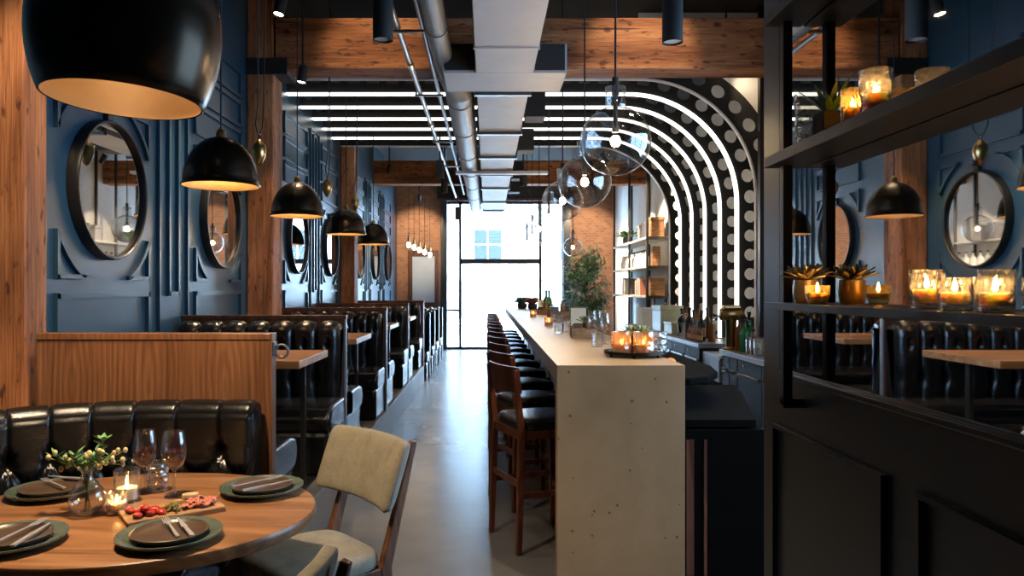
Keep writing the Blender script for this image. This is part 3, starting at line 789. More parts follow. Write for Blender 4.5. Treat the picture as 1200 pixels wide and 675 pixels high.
# ------------------------------------------------------------------ round table setting
TC = (-1.2, 2.475)
t = thing('round_table', 'round walnut dining table laid for four in the left foreground', 'table', (TC[0], TC[1], 0))
n = 72; rx, ry = .612, .515
def tab(r_, z): return [(rx * r_ * math.cos(2 * PI * k / n), ry * r_ * math.sin(2 * PI * k / n), z) for k in range(n)]
rings = [tab(.955, .705), tab(.985, .708), tab(1, .722), tab(1, .738), tab(.992, .747), tab(.98, .75)]
vs = [p for r in rings for p in r]; fs = []
for j in range(5):
    for k in range(n): fs.append((j * n + k, j * n + (k + 1) % n, (j + 1) * n + (k + 1) % n, (j + 1) * n + k))
fs += [tuple(range(n)), tuple(5 * n + k for k in range(n))]
MB().add(vs, fs).build('tabletop', M['walnut_x'], t, 35)
MB().lathe([(0, .02), (.05, .02), (.05, .69), (.16, .70), (0, .70)], 24).build('pedestal', M['black'], t, 50)
MB().lathe([(0, 0), (.29, 0), (.29, .012), (.06, .03), (0, .03)], 40).build('base', M['black'], t, 50)

# curved banquette behind it
t = thing('banquette', 'curved black leather banquette with channelled back behind the round table', 'banquette', (0, 0, 0))
ctrl = [(-.975, 3.055), (-1.3, 3.07), (-1.62, 3.005), (-1.86, 2.85), (-2.03, 2.60), (-2.09, 2.25)]
def cat(pts, u):
    x = u * (len(pts) - 1); i = min(int(x), len(pts) - 2); f = x - i
    p = [Vector((*pts[max(0, min(len(pts) - 1, i + k))], 0)) for k in (-1, 0, 1, 2)]
    return .5 * (2 * p[1] + (p[2] - p[0]) * f + (2 * p[0] - 5 * p[1] + 4 * p[2] - p[3]) * f * f + (3 * p[1] - p[0] - 3 * p[2] + p[3]) * f ** 3)
NCH = 10
def bq(u, v):
    p = cat(ctrl, u); q = cat(ctrl, min(1, u + .01)) - cat(ctrl, max(0, u - .01)); tg = q.normalized()
    nr = Vector((0, 0, 1)).cross(tg)          # points to the table side
    if (Vector((TC[0], TC[1], 0)) - p).dot(nr) < 0: nr = -nr
    h, r = .565, .05; zb = .45
    if v < .66: off, z, na, nz, tt = 0, zb + v / .66 * (h - r), 1, 0, v / .66
    else:
        a = (v - .66) / .34 * PI; off, z, na, nz, tt = -r + r * math.cos(a), zb + h - r + r * math.sin(a), math.cos(a), math.sin(a), 1
    cu = abs(math.sin(PI * u * NCH)); puff = .022 * cu ** .17
    if tt < .95:
        fr = (u * NCH) % 1; q = abs(fr - .5) * 2; b = (.70 - tt) / .24
        if b > 0:
            b_ = b % 2; b_ = b_ if b_ < 1 else 2 - b_
            ds = abs(q - (1 - b_)); wgt = min(1, b * 4)
            puff = puff * (1 - wgt) + wgt * .026 * min(1, ds * 2.4) ** .45
        for qq, tc in ((min(fr, 1 - fr), .70), (abs(fr - .5), .46)):
            e1, e2 = qq / .15, (tt - tc) / .085; rr_ = math.hypot(e1, e2)
            puff -= .034 * math.exp(-rr_ * rr_) - .006 * math.sin(math.atan2(e2, e1) * 9) * math.exp(-((rr_ - 1.1) / .6) ** 2)
    if v > .66: puff *= .55
    if v > .85: puff *= (1 - v) / .15
    if u < .02: puff *= u / .02
    return p + nr * (off + puff * na) + Vector((0, 0, z + puff * nz))
m = MB().surf(bq, NCH * 22, 64); nn = NCH * 22 + 1
for i in (0, NCH * 22): m.f.append(tuple(j * nn + i for j in range(65)))
m.build('channelled_back', M['leather'], t, 60)
def seatb(u, v):
    p = cat(ctrl, u); c = Vector((TC[0], TC[1], 0)); d = (c - p).normalized()
    w_ = .40; z = .47
    if v < .6: return p + d * (w_ * v / .6 - .02) + Vector((0, 0, z + .02 * math.sin(PI * v / .6)))
    q = (v - .6) / .4
    return p + d * (w_ - .02 + .04 * math.sin(q * PI)) + Vector((0, 0, z - .16 * q))
m = MB().surf(seatb, 40, 16)
for i in (0, 40): m.f.append(tuple(j * 41 + i for j in range(17)))
m.build('seat_cushion', M['leather'], t, 60)
def basb(u, v):
    p = cat(ctrl, u); d = (Vector((TC[0], TC[1], 0)) - p).normalized()
    return p + d * .33 + Vector((0, 0, .32 * v))
MB().surf(basb, 40, 1).build('base', M['blackmatt'], t)

# ------------------------------------------------------------------ plates and cutlery
TZ = .75
plate_bm = MB().lathe([(0, .004), (.085, .004), (.095, 0), (.10, .003), (.142, .016), (.149, .021), (.149, .026), (.143, .026), (.105, .012), (.09, .010), (0, .010)], 48)
plate0 = None
PL = [((199, 625), 'green rimmed stoneware plate at the front of the round table', 'dark brown side plate on the front green plate'),
      ((307, 570), 'green rimmed stoneware plate at the right back of the round table, by the beige chair', 'dark brown side plate on the right back green plate'),
      ((13, 630), 'green rimmed stoneware plate at the left front edge of the round table', 'dark brown side plate on the left front green plate'),
      ((62, 573), 'green rimmed stoneware plate at the left back of the round table, behind the flower vase', 'dark brown side plate on the left back green plate')]
FK = [[((190, 606), (211, 634)), ((206, 607), (228, 633))], [((330, 560), (276, 571)), ((337, 565), (292, 575))],
      [((52, 611), (2, 634)), ((55, 617), (18, 640))], [((46, 561), (80, 575)), ((64, 560), (98, 563))]]
NM = ['front', 'right back', 'left front', 'left back']
def fork_mb():
    m = MB(); m.bar((0, -.10, .004), (0, .02, .006), .010, .003, .006, .003).bar((0, .02, .006), (0, .045, .005), .006, .003, .022, .002)
    for k in range(4): m.bar((-.009 + .006 * k, .045, .005), (-.009 + .006 * k, .095, .008), .0035, .002, .002, .0015)
    return m
def knife_mb():
    m = MB(); m.bar((0, -.10, .005), (0, 0, .005), .013, .006, .010, .005).bar((0, 0, .005), (.001, .10, .005), .017, .0025, .006, .0015)
    return m
pl_o = pl_i = fk_o = kn_o = None
for k, ((px, py), l1, l2) in enumerate(PL):
    c = on_height(px, py, TZ + .02); c.z = TZ
    if pl_o is None:
        pl_o = plate_bm.build('dinner_plate', M['greenplate'], None, 60); pl_o.location = c; tag(pl_o, l1, 'plate', 'green stoneware plates')
        m = MB().lathe([(0, 0), (.088, 0), (.104, .008), (.110, .018), (.106, .0195), (.098, .012), (.085, .009), (0, .009)], 44)
        pl_i = m.build('side_plate', M['brownplate'], None, 60); pl_i.location = c + Vector((0, 0, .0125)); tag(pl_i, l2, 'plate', 'brown side plates')
        fk_o = fork_mb().build('fork', M['silver'], None, 40); kn_o = knife_mb().build('knife', M['silver'], None, 40)
        fo, ko = fk_o, kn_o
    else:
        dup(pl_o, l1, c); dup(pl_i, l2, c + Vector((0, 0, .0125)))
        fo = fk_o.copy(); COL.objects.link(fo); ko = kn_o.copy(); COL.objects.link(ko)
    tag(fo, 'steel fork on the ' + NM[k] + ' plate', 'fork', 'forks on the plates'); tag(ko, 'steel table knife on the ' + NM[k] + ' plate', 'knife', 'knives on the plates')
    for o, (a, b) in zip((fo, ko), FK[k]):
        A = on_height(*a, TZ + .03); B = on_height(*b, TZ + .03); d = A - B
        o.location = (A + B) / 2; o.location.z = TZ + .0125 + .0185; o.rotation_euler = (0, 0, math.atan2(-d.x, d.y))

# vase with flower sprigs
vb = on_height(102, 603, TZ)
vase = MB().lathe([(0.0001, .003), (.03, .002), (.05, .022), (.058, .048), (.052, .078), (.03, .105), (.018, .125), (.017, .14), (.022, .152), (.020, .152), (.0155, .14), (.0165, .125), (.028, .103), (.050, .077), (.0555, .048), (.048, .024), (.03, .007), (0.0001, .006)], 32).build('bud_vase', M['glass'], None, 60)
vase.location = (vb.x, vb.y, TZ); tag(vase, 'round clear glass bud vase holding flower sprigs on the round table', 'vase')
def leafshape(m, base, dir, L_, W_, up=Vector((0, 0, 1))):
    d = Vector(dir).normalized(); s = d.cross(up)
    if s.length < .05: s = Vector((1, 0, 0))
    s.normalize(); nrm = s.cross(d)
    b = Vector(base); prof = [(0, .08), (.25, .8), (.5, 1), (.75, .7), (1, .04)]
    vs = []
    for q, w_ in prof:
        c = b + d * L_ * q - nrm * L_ * .18 * q * q
        vs += [c - s * W_ / 2 * w_, c + nrm * W_ * -.12 * w_, c + s * W_ / 2 * w_]
    fs = []
    for i in range(4):
        a = i * 3; fs += [(a, a + 1, a + 4, a + 3), (a + 1, a + 2, a + 5, a + 4)]
    m.add(vs, fs)
sprigs = [(.075, .0, .185, 'cream berried flower sprig leaning right in the bud vase', 18), (-.06, .03, .175, 'cream berried sprig leaning left in the bud vase', 9),
          (.015, .03, .165, 'short cream berried sprig upright in the bud vase', 13), (.03, .05, .225, 'tall green leafy sprig in the bud vase', 0), (-.10, .0, .18, 'green twig bending far left in the bud vase', 3)]
for dx, dy, hh, lab, nb in sprigs:
    t = thing('flower_sprig', lab, 'flower', (vb.x, vb.y, TZ + .01), 0, 'sprigs in the bud vase')
    top = Vector((dx, dy, hh)); mid = Vector((dx * .12, dy * .12, .125))
    MB().tube([(-dx * .15, 0, .0), mid, mid * .5 + top * .5 + Vector((0, 0, .012)), top], [.0022, .002, .0017, .001], 6).build('stem', M['stem'], t)
    lf = MB(); be = MB()
    for k in range(12 if nb else 14):
        f = .35 + .65 * k / 9; p = mid.lerp(top, min(1, f)); a = RND.uniform(0, 2 * PI)
        leafshape(lf, p, (math.cos(a), math.sin(a), .9), RND.uniform(.03, .055), .012 if nb else .018)
    for k in range(nb):
        p = top + Vector((RND.uniform(-.035, .035), RND.uniform(-.035, .035), RND.uniform(-.035, .02))); MB().ball(p, RND.uniform(.006, .009), 8, 6, (1, 1, 1.2)).build('berry', M['berry'], t, 60)
        lf.tube([mid.lerp(top, .55), p], .0009, 4)
    lf.build('leaves', M['leaf'], t, 60)

# candle glasses and wine glasses
def candle_glass(label, c, r, h, mat, facets=0, cat='candle holder', group='candle glasses', clabel=None, wax_h=.35, taper=.94):
    prof = [(0.0001, .004), (r * taper, .003), (r * taper, .0), (r, h * .5), (r * 1.02, h), (r * .97, h), (r * .95, h * .5), (r * taper * .93, .012), (0.0001, .012)]
    o = MB().lathe(prof, 28).build('candle_holder', mat, None, 50); o.location = c; tag(o, label, cat, group)
    t = thing('tea_light', clabel or 'lit tea light inside the ' + label, 'candle', (c[0], c[1], c[2] + .0125), 0, 'lit candles in glasses')
    rr = min(r * .78, .036)
    MB().lathe([(0, 0), (rr, 0), (rr, h * wax_h), (rr * .8, h * wax_h - .002), (0, h * wax_h - .003)], 20).build('wax', M['wax'], t, 50)
    MB().lathe([(0, h * wax_h + .001), (.0045, h * wax_h + .007), (.003, h * wax_h + .016), (0, h * wax_h + .026)], 10).build('flame', M['flame'], t, 60)
    return o
p = on_height(137, 602, TZ); candle_glass('small ribbed votive glass beside the bud vase', (p.x, p.y, TZ), .033, .075, M['cutglass'], clabel='lit tea light in the small votive glass beside the bud vase')
p = on_height(149, 588, TZ); candle_glass('taller clear candle glass behind the small votive on the round table', (p.x, p.y, TZ), .043, .115, M['glass'], clabel='lit tea light in the taller clear glass on the round table')
p = on_height(160, 585, TZ); o = MB().lathe([(0.0001, .004), (.036, .003), (.036, 0), (.04, .11), (.038, .11), (.034, .012), (0.0001, .012)], 28).build('water_tumbler', M['cutglass'], None, 50)
o.location = (p.x + .03, p.y + .10, TZ); tag(o, 'empty clear tumbler behind the candle glass on the round table', 'glass')
def wine_glass(label, c, h=.235, fill=True, mat='glass', s=1.0, group='stemmed glasses', foodname='red wine'):
    t = thing('wine_glass', label, 'wine glass', c, 0, group)
    prof = [(0.0001, .001), (.033, 0), (.034, .002), (.012, .007), (.0045, .02), (.004, .085), (.008, .098), (.03, .115), (.044, .145), (.046, .17), (.040, .21), (.034, .238), (.0332, .238), (.039, .21), (.0448, .17), (.043, .146), (.029, .117), (.006, .101), (0.0001, .101)]
    k = h / .238
    MB().lathe([(r * s * (k if k < 1 else 1), z * k) for r, z in prof], 30).build('glass', M['glass'], t, 60)
    if fill: MB().lathe([(r * s * (k if k < 1 else 1), z * k) for r, z in ((0, .102), (.006, .1025), (.0285, .118), (.0425, .147), (.0444, .165), (0, .165))], 26).build('wine', M['wine'], t, 50)
    return t
p = on_height(204, 582, TZ); wine_glass('right hand glass of red wine on the round table', (p.x, p.y, TZ), .235)
p = on_height(170, 578, TZ); wine_glass('left hand glass of red wine, behind the candle glasses', (p.x, p.y, TZ), .23)

# serving board with food
bc = (-1.046, 2.44); ang = math.atan2(.178, .247)
o = MB().box(-.152, .152, -.078, .078, 0, .018).build('serving_board', M['board'], None, None, .004)
o.location = (*bc, TZ); o.rotation_euler = (0, 0, ang); tag(o, 'rectangular wooden board of appetisers on the round table', 'serving board')
def onb(x, y, z): return Vector((bc[0] + x * math.cos(ang) - y * math.sin(ang), bc[1] + x * math.sin(ang) + y * math.cos(ang), TZ + .018 + z))
TW = ['front', 'left', 'middle', 'right', 'back', 'top', 'outer left']
for k, (x, y, z) in enumerate(((-.115, -.045, .009), (-.10, -.01, .009), (-.075, -.04, .009), (-.125, .02, .009), (-.06, -.005, .009), (-.09, -.028, .024), (-.045, -.045, .009))):
    m = MB(); r = .017
    m.ball((0, 0, 0), r, 12, 8, (1.25, .9, .55)); o = m.build('tomato_piece', M['tomato'], None, 60)
    o.location = onb(x, y, z); o.rotation_euler = (RND.uniform(-.25, .25), RND.uniform(-.25, .25), RND.uniform(0, 3)); tag(o, 'red tomato piece at the left of the serving board, ' + TW[k] + ' of the heap', 'tomato', 'red tomato pieces on the board')
m = MB()
for k in range(60):
    a = RND.uniform(0, 6.28); q = abs(RND.gauss(0, .016)); m.ball(onb(-.005 + q * math.cos(a), -.02 + q * 1.3 * math.sin(a), max(.004, .02 - q * .6) + RND.uniform(-.003, .004)), RND.uniform(.004, .007), 6, 4)
o = m.build('olive_relish', M['relish'], None, 60); tag(o, 'heap of chopped green olive relish in the middle of the board', 'relish'); o['kind'] = 'stuff'
for k, (x, y, z, rz) in enumerate(((.055, -.03, .003, .2), (.085, -.035, .005, -.3), (.11, -.01, .004, .6), (.07, .01, .010, 1.0))):
    def hf(u, v, k=k): return Vector(((u - .5) * .075, (v - .5) * .04 + .006 * math.sin(u * 7 + k), .006 + .006 * math.sin(u * 14 + k) * math.cos(v * 5) + .004 * math.sin(v * 9)))
    m = MB().surf(hf, 18, 8); o = m.build('ham_slice', M['ham'], None, 70)
    sol = o.modifiers.new('sol', 'SOLIDIFY'); sol.thickness = .002
    o.location = onb(x, y, z); o.rotation_euler = (0, 0, ang + rz); tag(o, 'folded slice of cured ham on the right half of the board, ' + ('front left', 'front right', 'far right', 'back')[k] + ' one', 'ham', 'cured ham slices on the board')
for k, (x, y, z, rz) in enumerate(((.045, .035, .004, .2), (.085, .045, .004, -.2), (.065, .04, .020, .5))):
    pr = [(-.03, -.012), (.0, -.018), (.03, -.010), (.034, .004), (.02, .014), (-.02, .015), (-.034, .004)]
    m = MB().prism(pr, lambda a, b: (a, b, -.004), lambda a, b: (a * .97, b * .97, .010)); o = m.build('bread_slice', M['bread'], None, None, .003)
    o.location = onb(x, y, z); o.rotation_euler = (.12 * (k - 1), .1, ang + rz); tag(o, 'toasted bread slice at the back of the board, ' + ('left', 'right', 'uppermost')[k] + ' one', 'bread', 'toast slices on the board')

# ------------------------------------------------------------------ upholstered chairs
def dining_chair(label, loc, rz):
    t = thing('dining_chair', label, 'chair', loc, rz, 'beige dining chairs')
    # seat
    def sp(s, z): return [(s * x, s * y + .0, z) for x, y in ((-.21, -.21), (-.12, -.225), (.12, -.225), (.21, -.21), (.235, 0), (.235, .17), (.20, .225), (0, .238), (-.20, .225), (-.235, .17), (-.235, 0))]
    rings = [sp(.93, .40), sp(1, .41), sp(1.01, .44), sp(.97, .468), sp(.80, .482)]
    n = 11; vs = [p for r in rings for p in r]; fs = []
    for j in range(4):
        for k in range(n): fs.append((j * n + k, j * n + (k + 1) % n, (j + 1) * n + (k + 1) % n, (j + 1) * n + k))
    fs += [tuple(range(n)), tuple(4 * n + k for k in range(n))]
    MB().add(vs, fs).build('seat', M['tweed'], t, 80, 0, 2)
    # backrest: curved padded panel, leaning back
    def bk(u, v):
        a = 2 * PI * v; th, hh = .030, .128
        ca, sa = math.cos(a), math.sin(a)
        e = .34
        dy = th * math.copysign(abs(ca) ** .55, ca); dz = hh * math.copysign(abs(sa) ** e, sa)
        x = (u - .5) * 2
        xx = .275 * x
        cur = .055 * (x * x)                         # ends wrap forward
        sh = max(0, abs(x) - .93) / .07
        dy *= math.sqrt(max(0.02, 1 - sh * sh)); dz *= (1 - .10 * sh)
        zc = .765
        return Vector((xx, -.285 + cur + dy - dz * .36, zc + dz))
    m = MB().surf(bk, 30, 32, False, True)
    for i in (0, 30): m.f.append(tuple(j * 31 + i for j in range(32)))
    m.build('backrest', M['tweed'], t, 70)
    for s in (-1, 1):
        m = MB()
        m.bar((s * .205, -.27, 0), (s * .205, -.215, .42), .026, .032, .034, .05, (0, 1, 0)).bar((s * .205, -.215, .40), (s * .205, -.355, .885), .034, .05, .024, .026, (0, 1, 0))
        m.build('leg', M['chairwood'], t, None, .006)
        MB().bar((s * .205, .20, 0), (s * .20, .185, .41), .024, .026, .036, .042, (0, 1, 0)).build('leg', M['chairwood'], t, None, .006)
        MB().bar((s * .205, -.20, .385), (s * .205, .19, .385), .024, .05).build('seat_rail', M['chairwood'], t, None, .004)
    for y in (-.205, .185): MB().bar((-.2, y, .385), (.2, y, .385), .024, .05).build('seat_rail', M['chairwood'], t, None, .004)
    return t
dining_chair('beige upholstered walnut chair at the right of the round table, whole back in view', (-.70, 2.88, 0), math.radians(132))
dining_chair('beige upholstered chair front right of the round table, cut by the bottom edge', (-.722, 1.587, 0), math.radians(70))
# ------------------------------------------------------------------ bar stools
def bar_stool(label, loc, rz):
    t = thing('bar_stool', label, 'bar stool', loc, rz, 'bar stools in the row along the counter')
    def sp(s, z): return [(s * .215 * math.copysign(abs(math.cos(a)) ** .45, math.cos(a)), s * .20 * math.copysign(abs(math.sin(a)) ** .45, math.sin(a)), z) for a in [2 * PI * k / 32 for k in range(32)]]
    rings = [sp(.96, .685), sp(1.0, .70), sp(1.0, .73), sp(.95, .748), sp(.7, .757), sp(.3, .758)]
    vs = [p for r in rings for p in r]; fs = []
    for j in range(5):
        for k in range(32): fs.append((j * 32 + k, j * 32 + (k + 1) % 32, (j + 1) * 32 + (k + 1) % 32, (j + 1) * 32 + k))
    fs += [tuple(range(32)), tuple(160 + k for k in range(32))]
    MB().add(vs, fs).build('seat', M['seatleather'], t, 60)
    def bk(u, v):
        x = (u - .5) * .43; return x, -.235 + .05 * (u - .5) ** 2 * 4 * .6
    m = MB(); N = 12; vs = []; fs = []
    for i in range(N + 1):
        x, y = bk(i / N, 0)
        for dy, z, k in ((-.010, .905, 0), (.010, .905, 0), (-.008 - .018, 1.055, 0), (.010 - .018, 1.055, 0)): vs.append((x, y + dy, z))
    for i in range(N):
        a = i * 4; b = a + 4
        fs += [(a, b, b + 2, a + 2), (a + 1, a + 3, b + 3, b + 1), (a + 2, b + 2, b + 3, a + 3), (a, a + 1, b + 1, b)]
    fs += [(0, 2, 3, 1), (N * 4, N * 4 + 1, N * 4 + 3, N * 4 + 2)]
    m.add(vs, fs).build('backrest', M['mahog'], t, 40, .004)
    for s in (-1, 1):
        MB().bar((s * .21, -.215, 0), (s * .20, -.195, .70), .028, .030, .036, .04, (0, 1, 0)).bar((s * .20, -.195, .69), (s * .205, -.235, 1.04), .034, .036, .024, .024, (0, 1, 0)).build('leg', M['mahog'], t, None, .004)
        MB().bar((s * .215, .205, 0), (s * .195, .185, .69), .028, .030, .036, .04, (0, 1, 0)).build('leg', M['mahog'], t, None, .004)
        MB().bar((s * .212, -.20, .33), (s * .212, .195, .33), .018, .034).build('stretcher', M['mahog'], t, None, .003)
        MB().bar((s * .198, -.19, .665), (s * .198, .18, .665), .022, .05).build('seat_rail', M['mahog'], t, None, .003)
    for y, z in ((-.205, .39), (.197, .27)): MB().bar((-.2, y, z), (.2, y, z), .018, .036).build('stretcher', M['mahog'], t, None, .003)
    for y in (-.192, .182): MB().bar((-.19, y, .665), (.19, y, .665), .022, .05).build('seat_rail', M['mahog'], t, None, .003)
    return t
SR = math.radians(-68.9)
ORD = ['nearest', 'second', 'third', 'fourth', 'fifth', 'sixth', 'seventh', 'eighth', 'ninth', 'tenth', 'eleventh', 'twelfth', 'thirteenth']
s0 = bar_stool('red brown wooden bar stool with black leather seat, nearest one at the bar end', (.302, 4.39, 0), SR)
for k in range(1, 12):
    dup(s0, 'red brown wooden bar stool with black leather seat, ' + ORD[k] + ' from the slab end', (.302, 4.39 + .785 * k, 0), SR + RND.uniform(-.03, .03))

# ------------------------------------------------------------------ concrete bar
BY0, BY1, BX0, BX1, BT = 3.61, 13.9, .343, .973, 1.12
t = thing('bar_counter', 'long cast concrete bar counter with a solid slab end facing the viewer', 'bar counter', (.66, BY0, 0))
MB().box(BX0 - .66, BX1 - .66, .085, BY1 - BY0, BT - .085, BT).build('countertop', M['bar'], t, None, .002)
MB().box(BX0 - .66, BX1 - .66, 0, .085, 0, BT).build('end_slab', M['bar'], t, None, .002)
MB().box(.0, .03, .09, BY1 - BY0 - .05, 0, BT - .087).build('front_panel', M['walnut_dark'], t)
MB().box(.27, .30, .09, BY1 - BY0 - .05, 0, BT - .087).build('rear_panel', M['blackmatt'], t)
for k in range(8): MB().box(-.008, .0, .3 + k * 1.3, .32 + k * 1.3, .02, BT - .09).build('batten', M['black'], t)
MB().tube([(-.06, .12, .22), (-.06, BY1 - BY0 - .1, .22)], .019, 12).build('foot_rail', M['darksteel'], t, 60)
# under-bar station
t = thing('underbar_station', 'black steel underbar work station behind the concrete bar end', 'work station', (.985, 3.68, 0))
MB().box(0, .41, 0, 1.32, .0, .79).build('body', M['soot'], t, None, .004)
MB().prism([(0, 0), (.365, 0), (.62, .95), (.70, 1.32), (0, 1.32)], lambda x, y: (x, y, .80), lambda x, y: (x, y, .84)).build('top', M['soot'], t, None, .004)
MB().box(.012, .05, -.008, 0, .06, .74).box(.10, .115, -.008, 0, .06, .74).build('door_edge', M['walnut_dark'], t)
MB().tube([(.35, .01, .775), (.60, .95, .775), (.68, 1.3, .775)], .010, 8).build('towel_rail', M['chrome'], t, 60)
# curved dark arm of the drain shelf
t = thing('drain_shelf', 'curved dark metal drain shelf curling out behind the bar end', 'shelf', (.985, 4.12, 1.0))
pts = [(.0, -.2), (.10, -.2), (.22, -.12), (.34, .10), (.40, .42), (.40, 1.4), (0, 1.4)]
MB().prism(pts, lambda x, y: (x, y, -.02), lambda x, y: (x, y, .02)).build('deck', M['soot'], t, None, .008)
MB().box(.0, .03, -.15, 1.3, -.06, -.02).build('bracket', M['black'], t)

# ------------------------------------------------------------------ things on the bar
def bpos(x, y): p = on_height(x, y, BT); return p
tp = bpos(743, 416)
t = thing('serving_tray', 'round bronze tray on feet holding amber jars on the near bar end', 'tray', (.822, 4.09, BT)); t.scale = (.884,) * 3
MB().lathe([(0, .022), (.188, .022), (.19, .03), (.19, .036), (.193, .036), (.193, .018), (0, .018)], 48).build('dish', M['bronze'], t, 50)
for k in range(6):
    a = k * PI / 3 + .3; MB().lathe([(0, 0), (.008, 0), (.01, .02), (0, .02)], 10, (.165 * math.cos(a), .165 * math.sin(a), 0)).build('foot', M['bronze'], t, 50)
tz = BT + .0205
candle_glass('left amber glass jar on the bronze bar tray', (.735, 4.02, tz), .056, .122, M['orangeglass'], clabel='lit candle in the left amber jar on the bar tray', taper=1.0)
candle_glass('middle amber glass jar on the bronze bar tray', (.850, 3.99, tz), .056, .122, M['orangeglass'], clabel='lit candle in the middle amber jar on the bar tray', taper=1.0)
o = MB().lathe([(0.0001, .004), (.050, .003), (.051, 0), (.051, .118), (.049, .118), (.046, .012), (0.0001, .012)], 28).build('glass_jar', M['cutglass'], None, 50)
o.location = (.945, 4.07, tz); tag(o, 'clear empty glass jar at the right of the bronze bar tray', 'jar')
def rosette(label, c, r, n, mats, pot=None, cat='plant', group=None, name='succulent'):
    t = thing(name, label, cat, c, 0, group)
    lf = MB()
    z0 = pot[1] if pot else 0
    for k in range(n):
        a = k * 2.399; q = k / n; el = 1.35 - 1.05 * q
        d = Vector((math.cos(a) * math.cos(el), math.sin(a) * math.cos(el), math.sin(el)))
        leafshape(lf, Vector((math.cos(a) * r * .12, math.sin(a) * r * .12, z0)), d, r * (.75 + .35 * q), r * .32)
    lo = lf.build('leaves', mats[0], t, 70); s = lo.modifiers.new('s', 'SOLIDIFY'); s.thickness = r * .05
    if pot:
        pr, ph = pot
        MB().lathe([(0, 0), (pr * .8, 0), (pr, ph * .45), (pr * .92, ph), (pr * .82, ph), (pr * .8, ph * .9), (0, ph * .88)], 28).build('pot', mats[1], t, 60)
    return t
rosette('gold green succulent on the bronze bar tray behind the jars', (.845, 4.16, tz), .088, 26, (M['succ'], M['pot']), (.04, .09))
# stemmed glasses
for x, y, h, lab in ((709, 403, .21, 'stemmed clear glass just left of the bronze bar tray'), (694, 397, .21, 'stemmed clear glass beside the dark bar caddy'), (701, 391, .19, 'shorter stemmed glass behind the pair near the bar tray')):
    p = bpos(x, y); wine_glass(lab, (p.x, p.y, BT), h, False, s=.9, group='empty glasses on the bar')
p = bpos(700, 406)
o = MB().lathe([(0.0001, .003), (.036, .002), (.037, 0), (.04, .085), (.038, .085), (.035, .012), (0.0001, .012)], 24).build('tumbler', M['glass'], None, 50)
o.location = (p.x, p.y, BT); tag(o, 'low clear tumbler on the bar left of the bronze tray', 'glass', 'tumblers on the bar')
o2 = None
for x, y, lab in ((655, 391, 'clear tumbler on the bar at the left edge of the glass group'), (664, 389, 'clear tumbler on the bar in front of the menu card'), (672, 392, 'clear tumbler on the bar against the dark caddy'),
                  (650, 377, 'clear tumbler farther along the bar, left one'), (656, 378, 'clear tumbler farther along the bar, right one'), (628, 369, 'far clear tumbler in front of the small plant on the bar')):
    p = bpos(x, y); q = o.copy(); COL.objects.link(q); q.location = (p.x, p.y, BT); q['label'] = lab
for k, (x, y, wh) in enumerate(((.70, 5.9, 'nearest, left of the stemmed glasses'), (.62, 7.4, 'middle one, by the tumblers'), (.60, 9.6, 'farthest, by the cream card'))):
    candle_glass('small amber votive along the bar, ' + wh, (x, y, BT), .042, .085, M['orangeglass'], group='amber votives along the bar', clabel='lit candle in the amber bar votive, ' + wh, taper=1.0)
def caddy(label, loc, s=1.0, rz=0):
    t = thing('bar_caddy', label, 'caddy', loc, rz, 'wooden caddies along the bar')
    t.scale = (s, s, s)
    m = MB().box(-.09, .09, -.06, .06, 0, .012).box(-.09, -.08, -.06, .06, .012, .10).box(.08, .09, -.06, .06, .012, .10).box(-.08, .08, -.06, -.05, .012, .075).box(-.08, .08, .05, .06, .012, .075)
    m.build('box', M['boxwood'], t, None, .002)
    MB().box(-.075, -.005, -.045, .045, .012, .115).build('napkins', M['brownplate'], t, None, .004)
    MB().lathe([(0, .013), (.022, .013), (.022, .13), (.012, .15), (.012, .17), (0, .17)], 14, (.04, 0, 0)).build('shaker', M['boxwood'], t, 50)
    return t
p = bpos(683, 396); cd = caddy('dark wooden napkin caddy in front of the cream menu card on the bar', (p.x, p.y, BT))
p = Vector((.86, 8.9, 0)); dup(cd, 'wooden napkin caddy halfway along the bar, left of the tall menu card', (p.x, p.y, BT), .2, scale=1.35)
p = bpos(637, 369); dup(cd, 'small wooden napkin caddy farthest along the bar beside the cream card', (p.x, p.y, BT), -.2, scale=1.0)
def menu(label, loc, w, h, rz=0):
    t = thing('menu_card', label, 'menu card', loc, rz, 'cream cards standing on the bar')
    MB().box(-w / 2, w / 2, -.012, .012, 0, .022).build('stand', M['boxwood'], t, None, .002)
    MB().box(-w / 2 + .005, w / 2 - .005, -.002, .002, .015, h).build('card', M['cream'], t)
    MB().box(-w / 2, w / 2, -.004, .004, h - .012, h).build('clip', M['boxwood'], t)
    return t
p = Vector((.87, 7.0, 0)); mc = menu('tall cream menu card standing on the bar behind the dark caddy', (p.x, p.y, BT), .155, .20)
p = bpos(636, 366); dup(mc, 'small cream card standing far along the bar by the plants', (p.x, p.y, BT), 0)
for x, y, r, lab in ((.86, 6.3, .09, 'small green succulent pot behind the stemmed glasses on the bar'), (.86, 10.5, .12, 'small potted plant on the bar right of the far cream card')):
    rosette(lab, (x, y, BT), r, 22, (M['succ'], M['pot']), (r * .55, r * .9))
for k, (x, y, r, lab) in enumerate(((612, 361.8, .13, 'dark bowl of foliage at the far left of the bar'), (624, 362.5, .13, 'brown bushy plant bowl at the far end of the bar'))):
    p = bpos(x, y); rosette(lab, (p.x, p.y, BT), r * 1.3, 34, (M['leafdark'] if k == 0 else M['book_b'], M['pot']), (r * .7, r * .8))
